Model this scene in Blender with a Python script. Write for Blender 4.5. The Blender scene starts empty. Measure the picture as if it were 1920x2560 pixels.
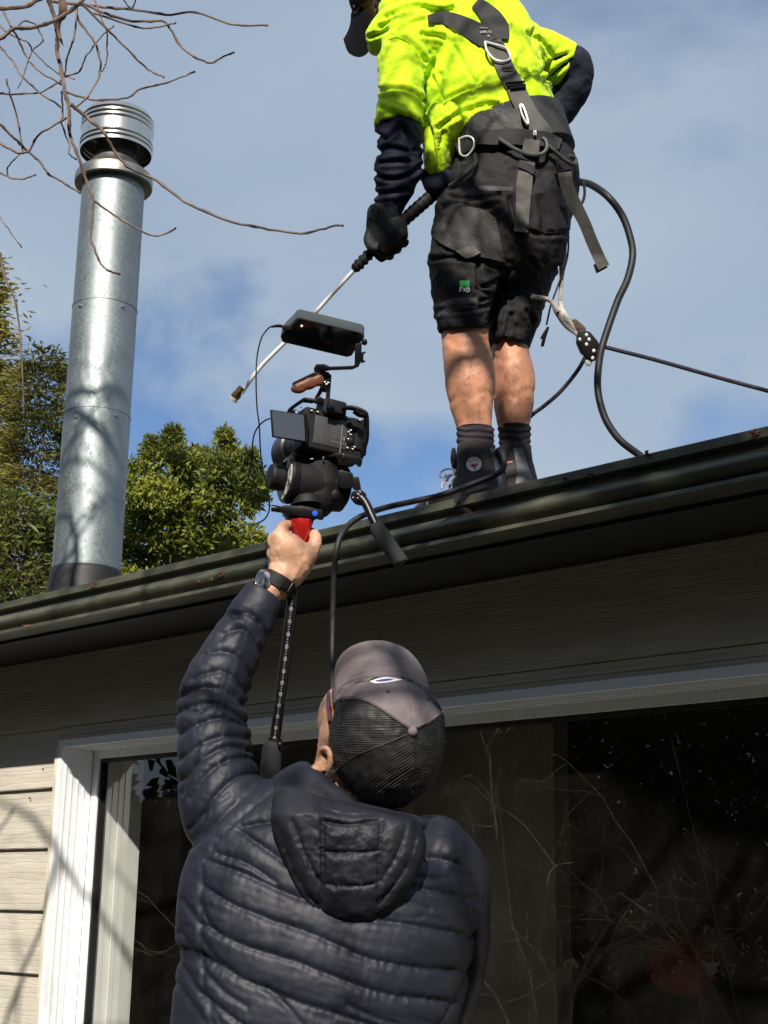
import bpy, bmesh, math, random
import numpy as np
from mathutils import Vector, Matrix, noise
from mathutils.bvhtree import BVHTree

random.seed(7)
RNG = np.random.default_rng(11)
scene = bpy.context.scene
COL = scene.collection

# ------------------------------------------------------------------ camera
F = 3609.0                                   # focal length in photo pixels (1920 x 2560)
R = np.array([[0.72712824, -0.16925959, -0.66530874],
              [0.68633728, 0.2004399, 0.69911729],
              [0.01502211, -0.96497411, 0.26191468]])   # columns: right, down, forward
CAM = np.array([0.0, 0.0, 1.35])
EYE = 1.35
cam_data = bpy.data.cameras.new('camera')
cam = bpy.data.objects.new('camera', cam_data)
COL.objects.link(cam)
cam_data.sensor_fit = 'VERTICAL'
cam_data.sensor_height = 24.0
cam_data.lens = 24.0 * F / 2560.0
cam_data.clip_start = 0.05
cam_data.clip_end = 2000
mw = Matrix.Identity(4)
for r_ in range(3):
    mw[r_][0] = R[r_, 0]; mw[r_][1] = -R[r_, 1]; mw[r_][2] = -R[r_, 2]; mw[r_][3] = CAM[r_]
cam.matrix_world = mw
scene.camera = cam

# ------------------------------------------------------------------ sun and sky
SUN_EL = math.radians(36.8)
SUN_H = np.array([0.60, -0.80]); SUN_H /= np.linalg.norm(SUN_H)
TO_SUN = np.array([SUN_H[0]*math.cos(SUN_EL), SUN_H[1]*math.cos(SUN_EL), math.sin(SUN_EL)])
sun_data = bpy.data.lights.new('sun', 'SUN')
sun_data.energy = 5.0
sun_data.angle = math.radians(0.55)
sun_data.color = (1.0, 0.93, 0.82)
sun = bpy.data.objects.new('sun', sun_data)
sun.rotation_euler = Vector(TO_SUN).to_track_quat('Z', 'Y').to_euler()
sun.location = (2, -8, 12)
COL.objects.link(sun)

world = bpy.data.worlds.new('World')
scene.world = world
world.use_nodes = True
wn = world.node_tree.nodes; wl = world.node_tree.links
wn.clear()
w_out = wn.new('ShaderNodeOutputWorld')
w_bg = wn.new('ShaderNodeBackground'); w_bg.inputs['Strength'].default_value = 0.058
w_sky = wn.new('ShaderNodeTexSky'); w_sky.sky_type = 'NISHITA'; w_sky.sun_disc = False
w_sky.sun_elevation = SUN_EL; w_sky.sun_rotation = math.atan2(SUN_H[0], SUN_H[1])
w_sky.air_density = 1.0; w_sky.dust_density = 0.6; w_sky.ozone_density = 2.0
w_co = wn.new('ShaderNodeTexCoord')
w_no = wn.new('ShaderNodeTexNoise'); w_no.inputs['Scale'].default_value = 3.2
w_no.inputs['Detail'].default_value = 7; w_no.inputs['Roughness'].default_value = 0.52
w_map = wn.new('ShaderNodeMapping'); w_map.inputs['Scale'].default_value = (1, 1, 1.9)
wl.new(w_co.outputs['Generated'], w_map.inputs['Vector'])
wl.new(w_map.outputs['Vector'], w_no.inputs['Vector'])
def dirpx(px, py):
    v = R @ np.array([(px-960)/F, (py-1280)/F, 1.0]); return v/np.linalg.norm(v)
# openings in the cloud deck (directions in the sky), each with an angular radius and a depth
HOLES = [(560, 715, .080, .25), (450, 850, .07, .16), (640, 900, .06, .12), (600, 1200, .13, .25), (1020, 1220, .12, .29), (1870, 1150, .11, .26), (60, 1290, .13, .40), (250, 1000, .08, .16)]
w_nd = wn.new('ShaderNodeTexNoise'); w_nd.inputs['Scale'].default_value = 11; w_nd.inputs['Detail'].default_value = 5; wl.new(w_co.outputs['Generated'], w_nd.inputs['Vector'])
w_wb = wn.new('ShaderNodeVectorMath'); w_wb.operation = 'MULTIPLY_ADD'; wl.new(w_nd.outputs['Color'], w_wb.inputs[0]); w_wb.inputs[1].default_value = (.16, .16, .16)
w_sb = wn.new('ShaderNodeVectorMath'); w_sb.operation = 'SUBTRACT'; wl.new(w_co.outputs['Generated'], w_sb.inputs[0]); w_sb.inputs[1].default_value = (.08, .08, .08); wl.new(w_sb.outputs[0], w_wb.inputs[2])
prev = w_no.outputs['Fac']
for hx, hy, rad, dep in HOLES:
    vd = wn.new('ShaderNodeVectorMath'); vd.operation = 'DISTANCE'
    wl.new(w_wb.outputs[0], vd.inputs[0]); vd.inputs[1].default_value = tuple(dirpx(hx, hy))
    mr = wn.new('ShaderNodeMapRange'); mr.interpolation_type = 'SMOOTHSTEP'
    mr.inputs['From Min'].default_value = 0; mr.inputs['From Max'].default_value = rad
    mr.inputs['To Min'].default_value = dep; mr.inputs['To Max'].default_value = 0
    wl.new(vd.outputs['Value'], mr.inputs['Value'])
    sb = wn.new('ShaderNodeMath'); sb.operation = 'SUBTRACT'
    wl.new(prev, sb.inputs[0]); wl.new(mr.outputs['Result'], sb.inputs[1]); prev = sb.outputs[0]
w_mask = wn.new('ShaderNodeValToRGB')
w_mask.color_ramp.elements[0].position = 0.17; w_mask.color_ramp.elements[0].color = (0, 0, 0, 1)
w_mask.color_ramp.elements[1].position = 0.40; w_mask.color_ramp.elements[1].color = (.93, .93, .93, 1)
wl.new(prev, w_mask.inputs['Fac'])
w_no2 = wn.new('ShaderNodeTexNoise'); w_no2.inputs['Scale'].default_value = 2.1; w_no2.inputs['Detail'].default_value = 5
wl.new(w_map.outputs['Vector'], w_no2.inputs['Vector'])
w_cc = wn.new('ShaderNodeValToRGB')
w_cc.color_ramp.elements[0].position = 0.34; w_cc.color_ramp.elements[0].color = (3.9, 4.95, 6.4, 1)
w_cc.color_ramp.elements[1].position = 0.68; w_cc.color_ramp.elements[1].color = (5.7, 6.7, 7.8, 1)
wl.new(w_no2.outputs['Fac'], w_cc.inputs['Fac'])
w_mix = wn.new('ShaderNodeMix'); w_mix.data_type = 'RGBA'
w_sc = wn.new('ShaderNodeMix'); w_sc.data_type = 'RGBA'; w_sc.blend_type = 'MULTIPLY'; w_sc.inputs[0].default_value = 1
wl.new(w_sky.outputs['Color'], w_sc.inputs[6]); w_sc.inputs[7].default_value = (1.0, 1.12, 1.3, 1)
wl.new(w_mask.outputs['Color'], w_mix.inputs[0])
wl.new(w_sc.outputs[2], w_mix.inputs[6]); wl.new(w_cc.outputs['Color'], w_mix.inputs[7])
wl.new(w_mix.outputs[2], w_bg.inputs['Color']); wl.new(w_bg.outputs[0], w_out.inputs['Surface'])

scene.view_settings.view_transform = 'Standard'
scene.view_settings.look = 'None'
scene.view_settings.gamma = 1.0
scene.view_settings.exposure = 0.62
scene.view_settings.use_curve_mapping = False
scene.render.engine = 'CYCLES'
scene.cycles.max_bounces = 8
scene.cycles.transparent_max_bounces = 12

# ------------------------------------------------------------------ helpers: space
RIGHT, DOWN, FWD = R[:, 0], R[:, 1], R[:, 2]
def P(px, py, d):
    """world point seen at photo pixel (px, py) at forward depth d"""
    px = np.asarray(px, float); py = np.asarray(py, float); d = np.asarray(d, float)
    c = np.stack([(px-960)/F*d, (py-1280)/F*d, d+0*px], -1)
    return CAM + c @ R.T
def PJ(V):
    c = (np.asarray(V)-CAM) @ R
    return np.stack([c[..., 0]/c[..., 2]*F+960, c[..., 1]/c[..., 2]*F+1280, c[..., 2]], -1)
def onY(px, py, Y):
    r = R @ np.array([(px-960)/F, (py-1280)/F, 1.0]); return CAM + r*(Y/r[1])
def onX(px, py, X):
    r = R @ np.array([(px-960)/F, (py-1280)/F, 1.0]); return CAM + r*(X/r[0])
def nz(v):
    v = np.asarray(v, float); return v/(np.linalg.norm(v, axis=-1, keepdims=True)+1e-12)
def spline(pts, n):
    """Catmull-Rom through rows of pts, n samples in all, uniform in index"""
    p = np.asarray(pts, float)
    if len(p) == 2:
        t = np.linspace(0, 1, n)[:, None]; return p[0]*(1-t)+p[1]*t
    q = np.vstack([2*p[0]-p[1], p, 2*p[-1]-p[-2]])
    u = np.linspace(0, len(p)-1-1e-6, n); i = u.astype(int); t = (u-i)[:, None]
    a, b, c, d = q[i], q[i+1], q[i+2], q[i+3]
    return .5*((2*b)+(c-a)*t+(2*a-5*b+4*c-d)*t**2+(3*b-a-3*c+d)*t**3)

class MB:
    def __init__(s): s.v = []; s.f = []; s.m = []; s.n = 0
    def add(s, V, Fs, m=0):
        V = np.asarray(V, float).reshape(-1, 3)
        s.v.append(V); k = s.n
        s.f += [tuple(int(i)+k for i in f) for f in Fs]; s.m += [m]*len(Fs); s.n += len(V); return s
    def verts(s): return np.vstack(s.v)

def grid_faces(nr, nc, close=True):
    fs = []
    for i in range(nr-1):
        for j in range(nc if close else nc-1):
            k = (j+1) % nc
            fs.append((i*nc+j, i*nc+k, (i+1)*nc+k, (i+1)*nc+j))
    return fs

def loft(mb, secs, nu=28, ns=40, p=2.0, m=0, round_ends=(True, True)):
    """body-like solid: rows (px, py, depth, half width px, half depth m)"""
    s = spline(secs, ns)
    C = P(s[:, 0], s[:, 1], s[:, 2])
    a = s[:, 3]*s[:, 2]/F; b = s[:, 4]
    T = nz(np.gradient(C, axis=0))
    view = nz(C-CAM)
    n = nz(np.cross(T, view)); f = np.cross(n, T)
    if round_ends[0]:
        k = np.array([.93, .75, .45]); C = np.vstack([C[0]-T[0]*a[0]*x for x in (.75, .55, .3)]+[C])
        a = np.concatenate([a[0]*k[::-1], a]); b = np.concatenate([b[0]*k[::-1], b])
        n = np.vstack([n[0]]*3+[n]); f = np.vstack([f[0]]*3+[f])
    if round_ends[1]:
        T1 = T[-1]; a1, b1 = a[-1], b[-1]
        C = np.vstack([C]+[C[-1]+T1*a1*x for x in (.3, .55, .75)])
        a = np.concatenate([a, a1*np.array([.93, .75, .45])]); b = np.concatenate([b, b1*np.array([.93, .75, .45])])
        n = np.vstack([n]+[n[-1]]*3); f = np.vstack([f]+[f[-1]]*3)
    th = np.linspace(0, 2*np.pi, nu, endpoint=False)
    ct = np.sign(np.cos(th))*np.abs(np.cos(th))**(2/p); st = np.sign(np.sin(th))*np.abs(np.sin(th))**(2/p)
    V = C[:, None]+n[:, None]*(a[:, None, None]*ct[None, :, None])+f[:, None]*(b[:, None, None]*st[None, :, None])
    nr = len(C)
    Fs = grid_faces(nr, nu); V = V.reshape(-1, 3)
    V = np.vstack([V, C[0], C[-1]])
    for j in range(nu):
        Fs.append(((j+1) % nu, j, nr*nu)); Fs.append(((nr-1)*nu+j, (nr-1)*nu+(j+1) % nu, nr*nu+1))
    mb.add(V, Fs, m); return mb

def frames(pts):
    pts = np.asarray(pts, float); T = nz(np.gradient(pts, axis=0)); N = np.zeros_like(T)
    h = np.array([0, 0, 1.0]) if abs(T[0][2]) < .9 else np.array([1.0, 0, 0])
    N[0] = nz(np.cross(T[0], h))
    for i in range(1, len(pts)):
        v = N[i-1]-T[i]*np.dot(N[i-1], T[i]); N[i] = nz(v)
    return T, N, np.cross(T, N)
def tube(mb, pts, r, nu=8, m=0):
    pts = np.asarray(pts, float); T, N, B = frames(pts); n = len(pts)
    r = np.broadcast_to(np.asarray(r, float), (n,))
    th = np.linspace(0, 2*np.pi, nu, endpoint=False)
    V = pts[:, None]+r[:, None, None]*(N[:, None]*np.cos(th)[None, :, None]+B[:, None]*np.sin(th)[None, :, None])
    Fs = grid_faces(n, nu); V = np.vstack([V.reshape(-1, 3), pts[0], pts[-1]])
    for j in range(nu):
        Fs.append(((j+1) % nu, j, n*nu)); Fs.append(((n-1)*nu+j, (n-1)*nu+(j+1) % nu, n*nu+1))
    mb.add(V, Fs, m); return mb
def pxtube(mb, rows, rpx, n=40, nu=8, m=0):
    """rows (px,py,d); radius in photo pixels"""
    s = spline(rows, n); r = np.broadcast_to(np.asarray(rpx, float), (n,)) if np.ndim(rpx) == 0 else np.interp(np.linspace(0, 1, n), np.linspace(0, 1, len(rpx)), rpx)
    return tube(mb, P(s[:, 0], s[:, 1], s[:, 2]), r*s[:, 2]/F, nu, m)
def lathe(mb, p0, axis, prof, nu=24, m=0, caps=True):
    """prof rows (radius, height along axis)"""
    axis = nz(axis); h = np.array([0, 0, 1.0]) if abs(axis[2]) < .9 else np.array([1.0, 0, 0])
    u = nz(np.cross(axis, h)); w = np.cross(axis, u)
    th = np.linspace(0, 2*np.pi, nu, endpoint=False); V = []
    for r, z in prof:
        V.append(p0+axis*z+r*(np.cos(th)[:, None]*u+np.sin(th)[:, None]*w))
    n = len(prof); Fs = grid_faces(n, nu); V = np.vstack(V)
    if caps:
        Fs.append(tuple(range(nu))[::-1]); Fs.append(tuple((n-1)*nu+j for j in range(nu)))
    mb.add(V, Fs, m); return mb
def box(mb, c, size, axes=np.eye(3), bevel=0.0, seg=2, m=0):
    """box centred at c, full size along rows of axes"""
    bm = bmesh.new(); bmesh.ops.create_cube(bm, size=1.0)
    for v in bm.verts: v.co = Vector((v.co.x*size[0], v.co.y*size[1], v.co.z*size[2]))
    if bevel > 0: bmesh.ops.bevel(bm, geom=bm.edges[:], offset=min(bevel, .49*min(size)), segments=seg, profile=.6, affect='EDGES')
    bm.verts.index_update()
    V = np.array([v.co[:] for v in bm.verts]) @ np.asarray(axes)+np.asarray(c)
    Fs = [tuple(v.index for v in f.verts) for f in bm.faces]; bm.free()
    mb.add(V, Fs, m); return mb
def abox(mb, lo, hi, bevel=0.0, m=0):
    lo = np.array(lo, float); hi = np.array(hi, float)
    return box(mb, (lo+hi)/2, hi-lo, np.eye(3), bevel, 2, m)
def prism(mb, poly, ext, bevel=0.0, m=0):
    """solid from a planar-ish world polygon and an extrusion vector"""
    bm = bmesh.new(); vs = [bm.verts.new(p) for p in poly]; f = bm.faces.new(vs)
    g = bmesh.ops.extrude_face_region(bm, geom=[f])
    for v in g['geom']:
        if isinstance(v, bmesh.types.BMVert): v.co += Vector(ext)
    if bevel > 0: bmesh.ops.bevel(bm, geom=bm.edges[:], offset=bevel, segments=2, profile=.6, affect='EDGES')
    bm.verts.index_update()
    mb.add(np.array([v.co[:] for v in bm.verts]), [tuple(v.index for v in f.verts) for f in bm.faces], m); bm.free(); return mb
def pxprism(mb, poly, depth, ext, bevel=0.0, m=0):
    d = [depth(x, y) if callable(depth) else depth for x, y in poly]
    return prism(mb, [P(x, y, k) for (x, y), k in zip(poly, d)], ext, bevel, m)
def extrudeX(mb, prof, x0, x1, m=0, closed=True):
    n = len(prof); V = [(x0, y, z) for y, z in prof]+[(x1, y, z) for y, z in prof]
    Fs = [(i, (i+1) % n, n+(i+1) % n, n+i) for i in range(n if closed else n-1)]
    if closed: Fs += [tuple(range(n))[::-1], tuple(range(n, 2*n))]
    mb.add(V, Fs, m); return mb
def ball(mb, c, rad, axes=np.eye(3), nu=20, nv=12, m=0):
    rad = np.broadcast_to(np.asarray(rad, float), (3,)); V = []
    for i in range(nv+1):
        ph = math.pi*i/nv
        for j in range(nu):
            t = 2*math.pi*j/nu; V.append((math.sin(ph)*math.cos(t)*rad[0], math.sin(ph)*math.sin(t)*rad[1], math.cos(ph)*rad[2]))
    mb.add(np.array(V) @ np.asarray(axes)+np.asarray(c), grid_faces(nv+1, nu), m); return mb
CAMAX = np.array([RIGHT, DOWN, FWD])
def pxball(mb, px, py, d, rx, ry, rd, m=0):
    return ball(mb, P(px, py, d), (rx*d/F, ry*d/F, rd), CAMAX, m=m)

# ------------------------------------------------------------------ helpers: objects
BASE = {}
def mesh_from(mb, name, base, mats, smooth=True, sharp=None, recalc=True):
    V = mb.verts()-base
    me = bpy.data.meshes.new(name); me.from_pydata(V.tolist(), [], mb.f)
    for mt in (mats if isinstance(mats, (list, tuple)) else [mats]): me.materials.append(mt)
    if len(me.materials) > 1: me.polygons.foreach_set('material_index', mb.m)
    if recalc:
        bm = bmesh.new(); bm.from_mesh(me); bmesh.ops.remove_doubles(bm, verts=bm.verts, dist=1e-6)
        bmesh.ops.recalc_face_normals(bm, faces=bm.faces); bm.to_mesh(me); bm.free()
    me.polygons.foreach_set('use_smooth', [bool(smooth)]*len(me.polygons))
    if smooth and sharp: me.set_sharp_from_angle(angle=math.radians(sharp))
    me.update(); return me
def tag(o, label=None, cat=None, group=None, kind=None):
    if label: o['label'] = label
    if cat: o['category'] = cat
    if group: o['group'] = group
    if kind: o['kind'] = kind
    return o
def thing(name, label, cat, loc, group=None):
    o = bpy.data.objects.new(name, None); COL.objects.link(o); o.location = tuple(loc)
    o.empty_display_size = .1; BASE[o.name] = np.array(loc, float)
    return tag(o, label, cat, group)
def add(name, mb, mats, parent=None, smooth=True, sharp=35, label=None, cat=None, group=None, kind=None, recalc=True):
    if parent is not None: base = BASE[parent.name]
    else:
        V = mb.verts(); lo, hi = V.min(0), V.max(0); base = np.array([(lo[0]+hi[0])/2, (lo[1]+hi[1])/2, lo[2]])
    o = bpy.data.objects.new(name, mesh_from(mb, name, base, mats, smooth, sharp, recalc)); COL.objects.link(o)
    if parent is not None: o.parent = parent
    else: o.location = tuple(base)
    BASE[o.name] = base
    return tag(o, label, cat, group, kind)
def remesh(mb, voxel, smooth=4):
    """one continuous skin around overlapping solids"""
    me = bpy.data.meshes.new('tmp'); me.from_pydata(mb.verts().tolist(), [], mb.f)
    bm = bmesh.new(); bm.from_mesh(me); bmesh.ops.recalc_face_normals(bm, faces=bm.faces); bm.to_mesh(me); bm.free()
    o = bpy.data.objects.new('tmp', me); COL.objects.link(o)
    md = o.modifiers.new('r', 'REMESH'); md.mode = 'VOXEL'; md.voxel_size = voxel
    if smooth:
        ms = o.modifiers.new('s', 'SMOOTH'); ms.factor = .5; ms.iterations = smooth
    ev = o.evaluated_get(bpy.context.evaluated_depsgraph_get()); m2 = ev.to_mesh()
    V = np.empty(len(m2.vertices)*3); m2.vertices.foreach_get('co', V); V = V.reshape(-1, 3)
    N = np.empty(len(m2.vertices)*3); m2.vertices.foreach_get('normal', N); N = N.reshape(-1, 3)
    Fs = [tuple(p.vertices) for p in m2.polygons]
    ev.to_mesh_clear(); bpy.data.objects.remove(o); bpy.data.meshes.remove(me)
    return V, N, Fs
def relax(V, Fs, it=1, k=.5):
    q = np.array([f if len(f) == 4 else f+(f[2],) for f in Fs]); a = np.concatenate([q[:, 0], q[:, 1], q[:, 2], q[:, 3]]); b = np.concatenate([q[:, 1], q[:, 2], q[:, 3], q[:, 0]])
    for _ in range(it):
        S = np.zeros_like(V); c = np.zeros(len(V)); w = np.bincount(a, minlength=len(V))+np.bincount(b, minlength=len(V))
        for j in range(3): S[:, j] = np.bincount(a, V[b, j], len(V))+np.bincount(b, V[a, j], len(V))
        V = V*(1-k)+k*S/np.maximum(w, 1)[:, None]
    return V
def MBof(V, Fs):
    mb = MB(); mb.v = [np.asarray(V)]; mb.f = Fs; mb.m = [0]*len(Fs); mb.n = len(V); return mb
def bvh(*mbs):
    V = []; Fs = []; k = 0
    for mb in mbs:
        v = mb.verts(); V += v.tolist(); Fs += [tuple(i+k for i in f) for f in mb.f]; k += len(v)
    return BVHTree.FromPolygons(V, Fs)
def depth_at(tree, px, py, default=None):
    d = Vector(dirpx(px, py)); h = tree.ray_cast(Vector(CAM), d)
    if h[0] is None: return default
    return float(PJ(np.array(h[0]))[2])
def linedist(V, polys):
    """pixel distance from vertices to a set of photo polylines"""
    q = PJ(V)[:, :2]; best = np.full(len(q), 1e9)
    for poly in polys:
        s = spline(poly, max(4*len(poly), 8))
        for i in range(len(s)-1):
            a, b = s[i], s[i+1]; ab = b-a; L = ab@ab+1e-9
            t = np.clip(((q-a)@ab)/L, 0, 1); dd = np.hypot(*(q-(a+t[:, None]*ab)).T); best = np.minimum(best, dd)
    return best
def noise3(V, s, oct=3):
    return np.array([noise.fractal(Vector(v*s), 1.0, 2.0, oct) for v in V])
def skin_patch(mb, G, tree, off, thick, default=None, flat=2, m=0):
    """solid sheet lying on a surface: G is a grid (m, n, 2) of photo pixels, projected on tree"""
    G = np.asarray(G, float); a, b = G.shape[:2]; D = np.full((a, b), np.nan)
    for i in range(a):
        for j in range(b):
            d = depth_at(tree, G[i, j, 0], G[i, j, 1]) if tree is not None else default(G[i, j, 0], G[i, j, 1])
            if d is not None: D[i, j] = d
    med = np.nanmedian(D) if np.isfinite(D).any() else 2.0
    for _ in range(a+b):
        bad = ~np.isfinite(D) | (np.abs(D-med) > .6)
        if not bad.any(): break
        Q = D.copy(); Q[bad] = np.nan
        Pd = np.pad(Q, 1, constant_values=np.nan)
        with np.errstate(all='ignore'):
            import warnings; warnings.simplefilter('ignore')
            nb = np.nanmean(np.stack([Pd[:-2, 1:-1], Pd[2:, 1:-1], Pd[1:-1, :-2], Pd[1:-1, 2:]]), 0)
        D = np.where(bad, nb, D)
    D = np.where(np.isfinite(D), D, med)
    for _ in range(flat):
        Pd = np.pad(D, 1, mode='edge'); D = (Pd[:-2, 1:-1]+Pd[2:, 1:-1]+Pd[1:-1, :-2]+Pd[1:-1, 2:]+2*D)/6
    top = P(G[..., 0], G[..., 1], D-off-thick).reshape(-1, 3); bot = P(G[..., 0], G[..., 1], D-off+.004).reshape(-1, 3)
    n = a*b; Fs = grid_faces(a, b, False)
    F2 = [tuple(n+i for i in f[::-1]) for f in Fs]
    ring = [j for j in range(b)]+[i*b+b-1 for i in range(1, a)]+[(a-1)*b+j for j in range(b-2, -1, -1)]+[i*b for i in range(a-2, 0, -1)]
    side = [(ring[k], n+ring[k], n+ring[(k+1) % len(ring)], ring[(k+1) % len(ring)]) for k in range(len(ring))]
    mb.add(np.vstack([top, bot]), Fs+F2+side, m); return mb
def strip_grid(path, w, n=30, k=4):
    """pixel grid along a path, half width w (scalar or list)"""
    s = spline(path, n); T = nz(np.gradient(s, axis=0)); N = np.stack([-T[:, 1], T[:, 0]], 1)
    w = np.full(n, float(w)) if np.ndim(w) == 0 else np.interp(np.linspace(0, 1, n), np.linspace(0, 1, len(w)), w)
    return s[:, None]+N[:, None]*(w[:, None]*np.linspace(-1, 1, k+1)[None])[..., None]
def between(A, B, n=20, k=8):
    a = spline(A, n); b = spline(B, n); t = np.linspace(0, 1, k)[None, :, None]
    return a[:, None]*(1-t)+b[:, None]*t
def disc_grid(cx, cy, rx, ry, n=24, k=5):
    t = np.linspace(0, 2*np.pi, n); r = np.linspace(0.02, 1, k)
    return np.stack([cx+rx*np.cos(t)[:, None]*r[None], cy+ry*np.sin(t)[:, None]*r[None]], -1)
def polydisc(poly, cx, cy, n=40, k=8):
    s = spline(list(poly)+[poly[0]], n); r = np.linspace(0.03, 1, k)[None, :, None]
    return np.array([cx, cy])*(1-r)+s[:, None]*r

# ------------------------------------------------------------------ helpers: materials
def mat(name, col, rough=.6, metal=0.0, spec=.5, var=.12, scale=9.0, bump=0.0, bscale=60.0, stretch=(1, 1, 1), col2=None, sheen=0.0, coat=0.0, emit=None, rvar=0.0, lo=.35, hi=.65, detail=5):
    m = bpy.data.materials.new(name); m.use_nodes = True
    n = m.node_tree.nodes; l = m.node_tree.links; b = n['Principled BSDF']
    b.inputs['Roughness'].default_value = rough; b.inputs['Metallic'].default_value = metal
    b.inputs['Specular IOR Level'].default_value = spec
    if sheen: b.inputs['Sheen Weight'].default_value = sheen
    if coat: b.inputs['Coat Weight'].default_value = coat; b.inputs['Coat Roughness'].default_value = .08
    if emit: b.inputs['Emission Color'].default_value = (*emit[0], 1); b.inputs['Emission Strength'].default_value = emit[1]
    co = n.new('ShaderNodeTexCoord'); mp = n.new('ShaderNodeMapping'); mp.inputs['Scale'].default_value = stretch
    l.new(co.outputs['Object'], mp.inputs['Vector'])
    c = np.array(col, float)
    if var or col2 is not None:
        nt = n.new('ShaderNodeTexNoise'); nt.inputs['Scale'].default_value = scale; nt.inputs['Detail'].default_value = detail
        l.new(mp.outputs['Vector'], nt.inputs['Vector'])
        rp = n.new('ShaderNodeValToRGB'); e = rp.color_ramp.elements
        e[0].position = lo; e[1].position = hi
        e[0].color = (*(c*(1-var)), 1); e[1].color = (*(np.array(col2) if col2 is not None else np.minimum(c*(1+var), 1)), 1)
        l.new(nt.outputs['Fac'], rp.inputs['Fac']); l.new(rp.outputs['Color'], b.inputs['Base Color'])
        if rvar:
            mr = n.new('ShaderNodeMapRange'); mr.inputs['To Min'].default_value = rough-rvar; mr.inputs['To Max'].default_value = rough+rvar
            l.new(nt.outputs['Fac'], mr.inputs['Value']); l.new(mr.outputs['Result'], b.inputs['Roughness'])
    else: b.inputs['Base Color'].default_value = (*c, 1)
    if bump:
        n2 = n.new('ShaderNodeTexNoise'); n2.inputs['Scale'].default_value = bscale; n2.inputs['Detail'].default_value = 6
        l.new(mp.outputs['Vector'], n2.inputs['Vector'])
        bp = n.new('ShaderNodeBump'); bp.inputs['Strength'].default_value = bump; bp.inputs['Distance'].default_value = .01
        l.new(n2.outputs['Fac'], bp.inputs['Height']); l.new(bp.outputs['Normal'], b.inputs['Normal'])
    return m
def glass_mat():
    m = bpy.data.materials.new('window_glass'); m.use_nodes = True; n = m.node_tree.nodes; l = m.node_tree.links; n.clear()
    o = n.new('ShaderNodeOutputMaterial'); mx = n.new('ShaderNodeMixShader'); t = n.new('ShaderNodeBsdfTransparent'); g = n.new('ShaderNodeBsdfGlossy')
    t.inputs['Color'].default_value = (.86, .89, .88, 1); g.inputs['Roughness'].default_value = .0; g.inputs['Color'].default_value = (1, 1, 1, 1)
    fr = n.new('ShaderNodeFresnel'); ge = n.new('ShaderNodeNewGeometry'); mr = n.new('ShaderNodeMapRange')
    mr.inputs['To Min'].default_value = 1.75; mr.inputs['To Max'].default_value = 1/1.75      # the same glass seen from either side
    l.new(ge.outputs['Backfacing'], mr.inputs['Value']); l.new(mr.outputs['Result'], fr.inputs['IOR'])
    l.new(fr.outputs[0], mx.inputs[0]); l.new(t.outputs[0], mx.inputs[1]); l.new(g.outputs[0], mx.inputs[2])
    di = n.new('ShaderNodeBsdfDiffuse'); di.inputs['Color'].default_value = (.5, .48, .42, 1); m2 = n.new('ShaderNodeMixShader')     # film of dust and smears
    co = n.new('ShaderNodeTexCoord'); mp = n.new('ShaderNodeMapping'); mp.inputs['Scale'].default_value = (3, 1, 1.2); nt = n.new('ShaderNodeTexNoise'); nt.inputs['Scale'].default_value = 2.2; nt.inputs['Detail'].default_value = 9
    nt2 = n.new('ShaderNodeTexNoise'); nt2.inputs['Scale'].default_value = 260; nt2.inputs['Detail'].default_value = 2
    r1 = n.new('ShaderNodeMapRange'); r1.inputs['From Min'].default_value = .35; r1.inputs['From Max'].default_value = .75; r1.inputs['To Min'].default_value = .004; r1.inputs['To Max'].default_value = .015
    r2 = n.new('ShaderNodeMapRange'); r2.inputs['From Min'].default_value = .72; r2.inputs['From Max'].default_value = .80; r2.inputs['To Max'].default_value = .05
    ad = n.new('ShaderNodeMath'); ad.operation = 'ADD'
    l.new(co.outputs['Object'], mp.inputs['Vector']); l.new(mp.outputs['Vector'], nt.inputs['Vector']); l.new(co.outputs['Object'], nt2.inputs['Vector']); l.new(nt.outputs['Fac'], r1.inputs['Value']); l.new(nt2.outputs['Fac'], r2.inputs['Value'])
    l.new(r1.outputs['Result'], ad.inputs[0]); l.new(r2.outputs['Result'], ad.inputs[1]); l.new(ad.outputs[0], m2.inputs[0]); l.new(mx.outputs[0], m2.inputs[1]); l.new(di.outputs[0], m2.inputs[2]); l.new(m2.outputs[0], o.inputs['Surface'])
    return m

# ------------------------------------------------------------------ materials
M_BOARD = mat('cream_board', (.46, .425, .36), .62, var=.10, scale=3, stretch=(1, 1, 7), bump=.22, bscale=26)
def woodgrain(m):
    n = m.node_tree.nodes; l = m.node_tree.links; b = n['Principled BSDF']
    co = n.new('ShaderNodeTexCoord'); mp = n.new('ShaderNodeMapping'); mp.inputs['Scale'].default_value = (1.9, 1, 14)
    l.new(co.outputs['Object'], mp.inputs['Vector'])
    wv = n.new('ShaderNodeTexWave'); wv.wave_type = 'BANDS'; wv.bands_direction = 'Z'
    wv.inputs['Scale'].default_value = .95; wv.inputs['Distortion'].default_value = 9.0; wv.inputs['Detail'].default_value = 5; wv.inputs['Detail Scale'].default_value = 1.3; wv.inputs['Detail Roughness'].default_value = .62
    l.new(mp.outputs['Vector'], wv.inputs['Vector'])
    rp = n.new('ShaderNodeValToRGB'); rp.color_ramp.elements[0].position = .0; rp.color_ramp.elements[1].position = .22
    l.new(wv.outputs['Fac'], rp.inputs['Fac'])
    bp = n.new('ShaderNodeBump'); bp.inputs['Strength'].default_value = .42; bp.inputs['Distance'].default_value = .0035
    l.new(rp.outputs['Color'], bp.inputs['Height'])
    old = b.inputs['Normal'].links[0].from_socket if b.inputs['Normal'].links else None
    if old: l.new(old, bp.inputs['Normal'])
    l.new(bp.outputs['Normal'], b.inputs['Normal'])
woodgrain(M_BOARD)
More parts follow.
